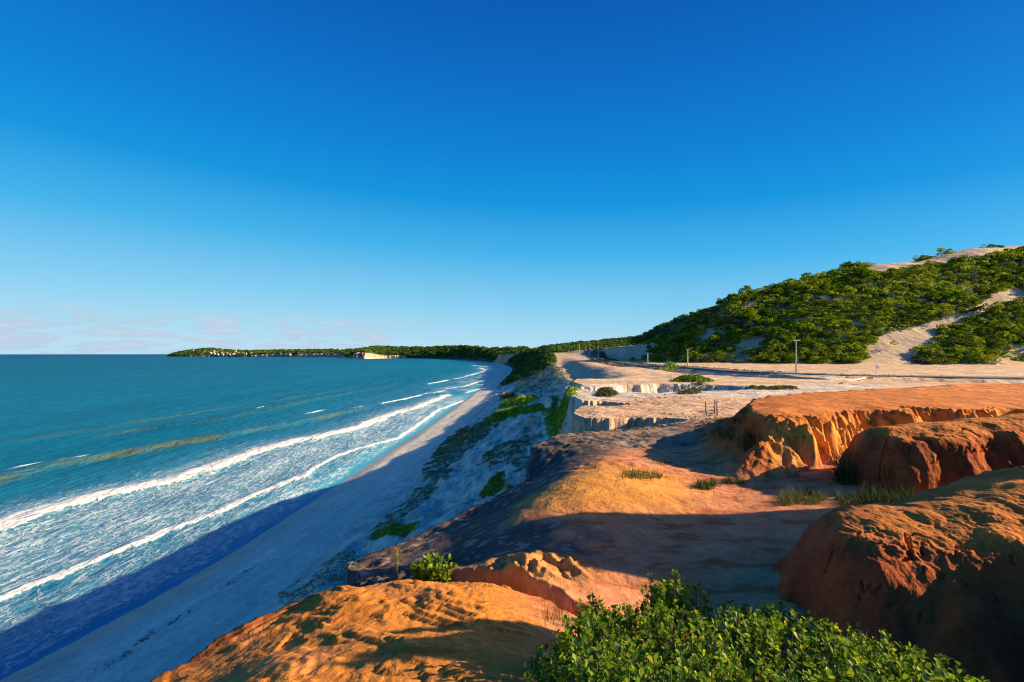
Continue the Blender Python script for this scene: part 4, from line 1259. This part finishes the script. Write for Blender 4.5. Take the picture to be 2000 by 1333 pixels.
creeper([(1440, 760), (1480, 756), (1560, 757), (1560, 762), (1480, 763)], 160, .3, 'low straggling green strip between white sand and road', 'dry', 'scrub_patch', 'scrub', .6, .6, 13)

# seaweed and litter left along the tide line
rw = np.random.default_rng(35)
wy = 45 * np.exp(rw.uniform(0, np.log(320 / 45), 900))
wx = fS(wy) + (fT(wy) - fS(wy)) * (.52 + .06 * fbm(wy / 14, wy * 0, 2, 830)) + rw.normal(0, .45, 900)
kw = fbm(wx / 3, wy / 5, 2, 831) > .05
wx, wy = wx[kw], wy[kw]
V, Fc, tn = clumps(np.c_[wx, wy, terrain(wx, wy)], rw.uniform(.05, .20, len(wx)), 6, .5, rw, .3, 0, .3, .2)
tag(obj('tide_line_weed', mesh_np('tide_line_weed', V, Fc, M['twig'], False, {'tint': tn})), 'scattered dry seaweed along the tide line of the beach', None, None, 'stuff')

# ------------------------------------------------------------------ utility poles, sign, posts
def pole_meshes():
    V, Fc = tubes([([(0, 0, -1), (0, 0, 4.5), (0, 0, 9)], [.27, .22, .16])], 4)
    shaft = mesh_np('shaft', V, Fc, M['concrete'], False)
    V, Fc = box((0, -.19, 8.75), (1.0, .07, .08)); arm = mesh_np('crossarm', V, Fc, M['concrete'], False)
    ins = []
    for x in (-.85, -.4, .4, .85):
        V, Fc = tubes([([(x, -.19, 8.82), (x, -.19, 8.9), (x, -.19, 8.92), (x, -.19, 9.02), (x, -.19, 9.08)], [.03, .03, .08, .07, .02])], 8)
        ins.append(mesh_np('insulator', V, Fc, M['ceramic']))
    return shaft, arm, ins


shaft, arm, ins = pole_meshes()
POLES = [(1555, 729, 664, 1, 'tall pale concrete pole standing alone before the green hillside'),
         (1343, 716, 682, 1, 'pale concrete pole with a crossarm at the foot of the scrubby hill'),
         (1265, 712, 690, 0, 'short pale pole by the roadside, next to the one with a crossarm'),
         (1214, 706, 683, 0, 'pale pole standing against the shaded dune face'),
         (1168, 704, 676, 0, 'slim dark pole on the seaward side of the road'),
         (1152, 689, 673, 1, 'distant pole with a crossarm where the road enters the woods'),
         (1132, 689, 676, 0, 'distant pole beside the bend of the road into the woods'),
         (1144, 689, 680, 0, 'short distant pole between two taller ones by the woods'),
         (1106, 686, 680.5, 0, 'small distant pole in a short row against the woods'), (1109, 686, 679.5, 0, 'small distant pole in a short row against the woods'),
         (1112, 686, 679.5, 0, 'small distant pole in a short row against the woods'), (1116.5, 689, 680, 0, 'small distant pole in a short row against the woods')]
for pxx, yb, yt, ar, lab in POLES:
    Yd = 9.0 * F / (yb - yt)
    if yb > 700:
        h = hit(pxx, yb, 60, 600)
        Yd = h[1] if h is not None and .6 < h[1] / Yd < 1.5 else Yd
    Yd = min(Yd, 620 if yb < 687.5 else 560)
    X_ = (pxx - 1000) / F * Yd
    zg = float(terrain(np.array([X_]), np.array([Yd]))[0])
    e_ = empty('utility_pole', (X_, Yd, zg), .15)
    hgt = (yb - yt) / F * Yd
    e_.scale = (1, 1, hgt / 9.0)
    tag(e_, lab, 'pole', 'utility poles along the road')
    obj('shaft', shaft, e_)
    if ar:
        obj('crossarm', arm, e_)
        for m_ in ins: obj('insulator', m_, e_)
h = hit(1712.5, 738, 40, 200)
e_ = empty('road_sign', (h[0], h[1], h[2]), 0)
tag(e_, 'round white sign on a thin white post beside the road', 'sign')
sg = 25 / F * h[1]
V, Fc = tubes([([(0, 0, -.4), (0, 0, sg * .8)], [.05, .05])], 8); obj('post', mesh_np('post', V, Fc, M['white']), e_)
V, Fc = tubes([([(0, -.10, sg * .84), (0, -.07, sg * .84)], [sg * .15, sg * .15])], 20); obj('disc', mesh_np('disc', V, Fc, M['white'], False), e_)
a, b = hit(1644, 750, 40, 200), hit(1690, 739.5, 40, 200)
V, Fc = tubes([([(a[0], a[1], a[2] + .12), (b[0], b[1], b[2] + .14)], [.14, .12])], 7)
tag(obj('fallen_pole', mesh_np('fallen_pole', V, Fc, M['concrete'])), 'pale pole lying on the slope below the road verge', 'pole')
for pxx, yb, yt, dx, lab in ((1380, 811, 785, -1, 'single thin weathered post apart from the leaning pair'), (1396, 808, 782, -1, 'straight weathered post of the pair in pale rubble'),
                             (1402.5, 812, 784, -4, 'crooked leaning post of the pair in pale rubble')):
    h = hit(pxx, yb, 20, 90)
    hh = (yb - yt) / F * h[1]; lean = dx / F * h[1]
    zz = np.linspace(-.3, hh, 7); r = np.random.default_rng(int(pxx))
    P = np.c_[np.linspace(0, lean, 7) + r.normal(0, .018, 7), r.normal(0, .018, 7), zz]
    V, Fc = tubes([(P, np.linspace(.062, .042, 7))], 7)
    o = obj('fence_post', mesh_np('fence_post', V, Fc, M['wood']), None, h)
    tag(o, lab, 'post', 'old fence posts')

# stones lying about on the rubbly ground
rk = np.random.default_rng(41)
stn = []
for k in range(5):
    nu, nv = 9, 6
    th = np.linspace(0, 2 * np.pi, nu, endpoint=False); ph = np.linspace(.05, np.pi - .05, nv)
    d = np.stack([np.sin(ph)[:, None] * np.cos(th), np.sin(ph)[:, None] * np.sin(th), np.cos(ph)[:, None] + 0 * th], -1).reshape(-1, 3)
    d *= (1 + .35 * fbm(d[:, 0] * 1.6 + k * 5, d[:, 1] * 1.6 + d[:, 2] * 1.3, 2, 900 + k))[:, None] * np.array([1, .8, .55])
    i = np.arange(nv - 1)[:, None] * nu; j = np.arange(nu)[None]; kx = (j + 1) % nu
    stn.append(mesh_np('stone', d, np.stack([i + j, i + nu + j, i + nu + kx, i + kx], -1).reshape(-1, 4), M['stone'], False))
for pp, n, s0, s1, lab, grp in (([(1240, 838), (1300, 800), (1400, 800), (1420, 820), (1360, 835)], 46, .04, .13, 'grey stone lying in the pale rubble around the old posts', 'stones in the rubble'),
                                ([(1180, 800), (1220, 780), (1330, 770), (1330, 785), (1240, 800)], 30, .05, .16, 'grey stone on the pinkish ground behind the cliff block', 'stones behind the cliff block'),
                                ([(1060, 890), (1080, 855), (1250, 840), (1300, 850), (1200, 880)], 26, .03, .09, 'dark stone on the crusted brink above the gully', 'stones above the gully')):
    wp = world_poly(pp)
    x, y, _ = scatter_poly(wp, n, rk)
    z = terrain(x, y)
    for i in range(len(x)):
        o = obj('stone', stn[rk.integers(5)], None, (x[i], y[i], z[i]))
        o.rotation_euler = (0, 0, rk.uniform(0, 6.28)); s_ = rk.uniform(s0, s1); o.scale = (s_, s_, s_)
        tag(o, lab, 'stone', grp)

# ------------------------------------------------------------------ grass tufts
def tuft(name, base_pts, nb, L, label, seed, mat='grass', droop=.6, wid=.006, cat='grass'):
    r = np.random.default_rng(seed)
    B = base_pts[r.integers(0, len(base_pts), nb)] + np.c_[r.normal(0, .04, (nb, 2)), np.zeros(nb)]
    an = r.uniform(0, 6.28, nb); ln = L * r.uniform(.45, 1.15, nb); tilt = r.uniform(.1, 1.0, nb)
    dirh = np.c_[np.cos(an), np.sin(an), np.zeros(nb)]
    side = np.c_[-np.sin(an), np.cos(an), np.zeros(nb)]
    ts = np.array([0, .35, .7, 1.0])
    V = []
    for t in ts:
        P = B + dirh * (ln * tilt * t * (0.5 + .6 * t))[:, None]
        P[:, 2] += ln * (t * (1.15 - .35 * tilt) - droop * tilt * t * t)
        w = wid * (1 - .92 * t)
        V.append(P - side * w); V.append(P + side * w)
    V = np.stack(V, 1).reshape(-1, 3)
    i = np.arange(nb)[:, None] * 8
    Fq = np.concatenate([i + [0, 1, 3, 2], i + [2, 3, 5, 4], i + [4, 5, 7, 6]])
    tn = np.repeat(np.clip(r.normal(.4, .28, nb), 0, 1.1), 8)
    return tag(obj(name, mesh_np(name, V, Fq, M[mat], True, {'tint': tn})), label, cat)


def ground_pts(pp, n, seed):
    r = np.random.default_rng(seed)
    x, y, _ = scatter_poly(world_poly(pp), n, r)
    return np.c_[x, y, terrain(x, y) - .02]


tuft('grass_tuft', ground_pts([(1635, 948), (1640, 930), (1668, 928), (1672, 950)], 40, 1), 420, 1.05, 'tall drooping dark grass tuft in the alcove beside the carved mound', 1, droop=.75, wid=.011)
tuft('grass_tuft', ground_pts([(1512, 992), (1530, 968), (1580, 962), (1620, 975), (1600, 985), (1560, 990)], 120, 2), 900, .30, 'low dark grass tuft spreading over the sandy floor', 2)
tuft('grass_tuft', ground_pts([(1620, 978), (1700, 968), (1790, 968), (1800, 985), (1700, 1000), (1655, 1000)], 200, 3), 1500, .36, 'long strip of dark grass between the two carved mounds', 3)
tuft('grass_tuft', ground_pts([(1354, 958), (1362, 945), (1390, 942), (1400, 950), (1380, 958)], 60, 4), 420, .20, 'small dark leafy tuft on the floor before the terrace nose', 4, wid=.013)
tuft('grass_tuft', ground_pts([(1405, 945), (1420, 936), (1450, 938), (1456, 946), (1430, 948)], 60, 5), 420, .20, 'small grass tuft right at the foot of the terrace nose', 5)
tuft('grass_tuft', ground_pts([(1208, 936), (1225, 922), (1270, 924), (1300, 934), (1260, 938)], 90, 6), 620, .22, 'low green grass tuft behind the sunlit sand hump', 6)
tuft('grass_tuft', ground_pts([(1270, 905), (1290, 900), (1320, 904), (1300, 909)], 40, 7), 160, .16, 'sparse little grass tuft on the shaded ground behind the hump', 7)
tuft('grass_tuft', ground_pts([(1690, 842), (1705, 830), (1715, 838)], 10, 8), 40, .5, 'few pale grass blades sprouting from the ochre wall', 8, 'dry', wid=.008)
tuft('grass_tuft', ground_pts([(1050, 1225), (1070, 1190), (1100, 1200), (1110, 1225)], 20, 9), 60, .42, 'few thin dry stalks in the dark crevice', 9, 'dry', droop=.2, wid=.003)

# ------------------------------------------------------------------ leafy bushes in the foreground
def leaf_template():
    t = np.array([0, .35, .72, 1.0]); w = np.array([.07, .33, .42, .14])
    V = []
    for a, b in zip(t, w):
        z = -.16 * (a - .3) ** 2
        V += [(-b, a, z + .10 * b), (0, a, z - .05), (b, a, z + .10 * b)]
    Fq = []
    for k in range(3):
        o_ = 3 * k
        Fq += [(o_, o_ + 1, o_ + 4, o_ + 3), (o_ + 1, o_ + 2, o_ + 5, o_ + 4)]
    return np.array(V), np.array(Fq)


LV, LF = leaf_template()
leaf_me = mesh_np('leaf', LV, LF, M['bush'], True, {'tint': np.full(len(LV), .55)})


def bush(name, tips, bases, label, seed, leaf=.036, per=15, nparts=0, tint=.45, lower=.35):
    """twigs run from bases to tips; leaves whorl round their upper part"""
    r = np.random.default_rng(seed)
    n = len(tips)
    root = empty(name, tuple(bases.mean(0)))
    off = bases.mean(0)
    paths = []; LP, LD, LN, LS, LT = [], [], [], [], []
    for k in range(n):
        a, b = bases[k], tips[k]
        m_ = (a + b) / 2 + r.normal(0, .035, 3)
        t = np.linspace(0, 1, 6)[:, None]
        P = (1 - t) ** 2 * a + 2 * t * (1 - t) * m_ + t * t * b
        paths.append((P - off, np.linspace(.0045, .0016, 6)))
        L = np.linalg.norm(b - a)
        cnt = max(5, int(per * min(1.3, L / .4)))
        tt_ = r.uniform(lower, 1.02, cnt) ** .8
        ph = np.arange(cnt) * 2.4 + r.uniform(0, 6)
        ax = unit(b - m_)
        u_ = unit(np.cross(ax, [0.3, .2, 1.0])); v_ = np.cross(ax, u_)
        pos = (1 - tt_)[:, None] ** 2 * a + (2 * tt_ * (1 - tt_))[:, None] * m_ + (tt_ ** 2)[:, None] * b
        rad = np.cos(ph)[:, None] * u_ + np.sin(ph)[:, None] * v_
        d = unit(rad * r.uniform(.6, 1.1, (cnt, 1)) + ax * r.uniform(.3, 1.0, (cnt, 1)) + [0, 0, .2] + r.normal(0, .2, (cnt, 3)))
        LP.append(pos + d * .006); LD.append(d); LN.append(unit(ax * .9 + np.array([.25, -.1, .6]) + r.normal(0, .35, (cnt, 3))))
        LS.append(leaf * r.uniform(.5, 1.35, cnt) * (1.05 - .25 * (tt_ > .97)))
        LT.append(tint + .35 * (tt_ - .6) + r.normal(0, .26, cnt))
    V, Fc = tubes(paths, 4)
    obj('stems', mesh_np('stems', V, Fc, M['bark'], True), root)
    LP, LD, LN, LS, LT = (np.concatenate(a) for a in (LP, LD, LN, LS, LT))
    LT = np.where(r.random(len(LT)) < .012, 1.4, np.clip(LT, 0, 1.0))
    sx_ = unit(np.cross(LD, LN)); nn_ = np.cross(sx_, LD)
    order = np.argsort(-(LS / np.maximum(LP[:, 1], .5)) * (LP[:, 2] > np.median(LP[:, 2])))
    part = np.zeros(len(LP), bool); part[order[:nparts]] = True
    k = ~part
    VV = LP[k][:, None] - off + LS[k][:, None, None] * (LV[None, :, 0:1] * sx_[k][:, None] + LV[None, :, 1:2] * LD[k][:, None] + LV[None, :, 2:3] * nn_[k][:, None])
    FF = (np.arange(k.sum())[:, None, None] * len(LV) + LF[None]).reshape(-1, 4)
    fo_ = obj('foliage', mesh_np('foliage', VV.reshape(-1, 3), FF, M['bush'], True, {'tint': np.repeat(LT[k], len(LV))}), root)
    fo_['kind'] = 'stuff'
    for i in np.nonzero(part)[0]:
        mt = Matrix(((sx_[i, 0], LD[i, 0], nn_[i, 0]), (sx_[i, 1], LD[i, 1], nn_[i, 1]), (sx_[i, 2], LD[i, 2], nn_[i, 2]))).to_4x4()
        o = obj('leaf', leaf_me, root)
        o.matrix_local = Matrix.Translation(LP[i] - off) @ mt @ Matrix.Scale(LS[i], 4)
    tag(root, label, 'bush')
    return root


rb = np.random.default_rng(51)
# the spreading bush: canopy outline in plan, canopy height above the camera level
BX = [(0.05, 1.5), (0.1, 2.4), (0.1, 3.2), (0.35, 3.75), (0.9, 4.05), (1.7, 4.0), (2.4, 3.75), (2.75, 3.2), (2.75, 2.4), (2.6, 1.5)]
bx, by, bs = scatter_poly(BX, 1050, rb)
gz_ = terrain(bx, by)
canopy = CAMZ + np.interp(by, [1.5, 2.2, 3.0, 3.7, 4.05], [-1.42, -1.56, -1.78, -2.02, -2.16]) - 0.30 * sst(0.30, 0.0, bs) - 0.10 * sst(2.0, 2.7, bx) + .07 * fbm(bx * 2.5, by * 2.5, 3, 950)
canopy = np.maximum(canopy, gz_ + .12)
tips = np.c_[bx, by, canopy]
tips[:, :2] += rb.normal(0, .04, (len(bx), 2))
bases = np.c_[bx * .92 + .1, by * .93 + .15, np.maximum(gz_, canopy - .42)]
bush('leafy_bush', tips, bases, 'dense glossy green bush spreading over the brink', 52, .031, 19, 300, .55)


def upright(px_, py_, Yd, spread, hgt, n, label, seed, leaf=.034, per=14):
    r = np.random.default_rng(seed)
    X_ = (px_ - 1000) / F * Yd
    zb = float(terrain(np.array([X_]), np.array([Yd]))[0])
    ztip = CAMZ - (py_ - HY) / F * Yd
    zb = min(zb, ztip - .1)
    a = r.uniform(0, 6.28, n); q_ = np.sqrt(r.random(n))
    tips = np.c_[X_ + spread * q_ * np.cos(a), Yd + spread * .7 * q_ * np.sin(a), ztip - hgt * r.random(n) * .75 - .25 * hgt * q_ ** 2]
    bases = np.c_[X_ + spread * .3 * np.cos(a), Yd + spread * .2 * np.sin(a), np.maximum(zb, tips[:, 2] - .45)]
    return bush('upright_bush', tips, bases, label, seed, leaf, per, 0, .62, .2)


upright(1300, 1112, 3.75, .20, .26, 46, 'upright sunlit bush rising above the spreading bush', 61)
upright(1362, 1135, 3.85, .09, .16, 10, 'small side sprig next to the upright sunlit bush', 62)
upright(1165, 1150, 4.3, .12, .22, 14, 'small dark bush with a tall sprig by the crevice', 63, .03)
upright(846, 1082, 7.15, .36, .42, 110, 'yellow-green sunlit bush growing in the rock notch', 64, .052, 13)
upright(775, 1070, 7.9, .05, .09, 4, 'tiny sunlit sprig on the rock ledge', 65, .04, 8)
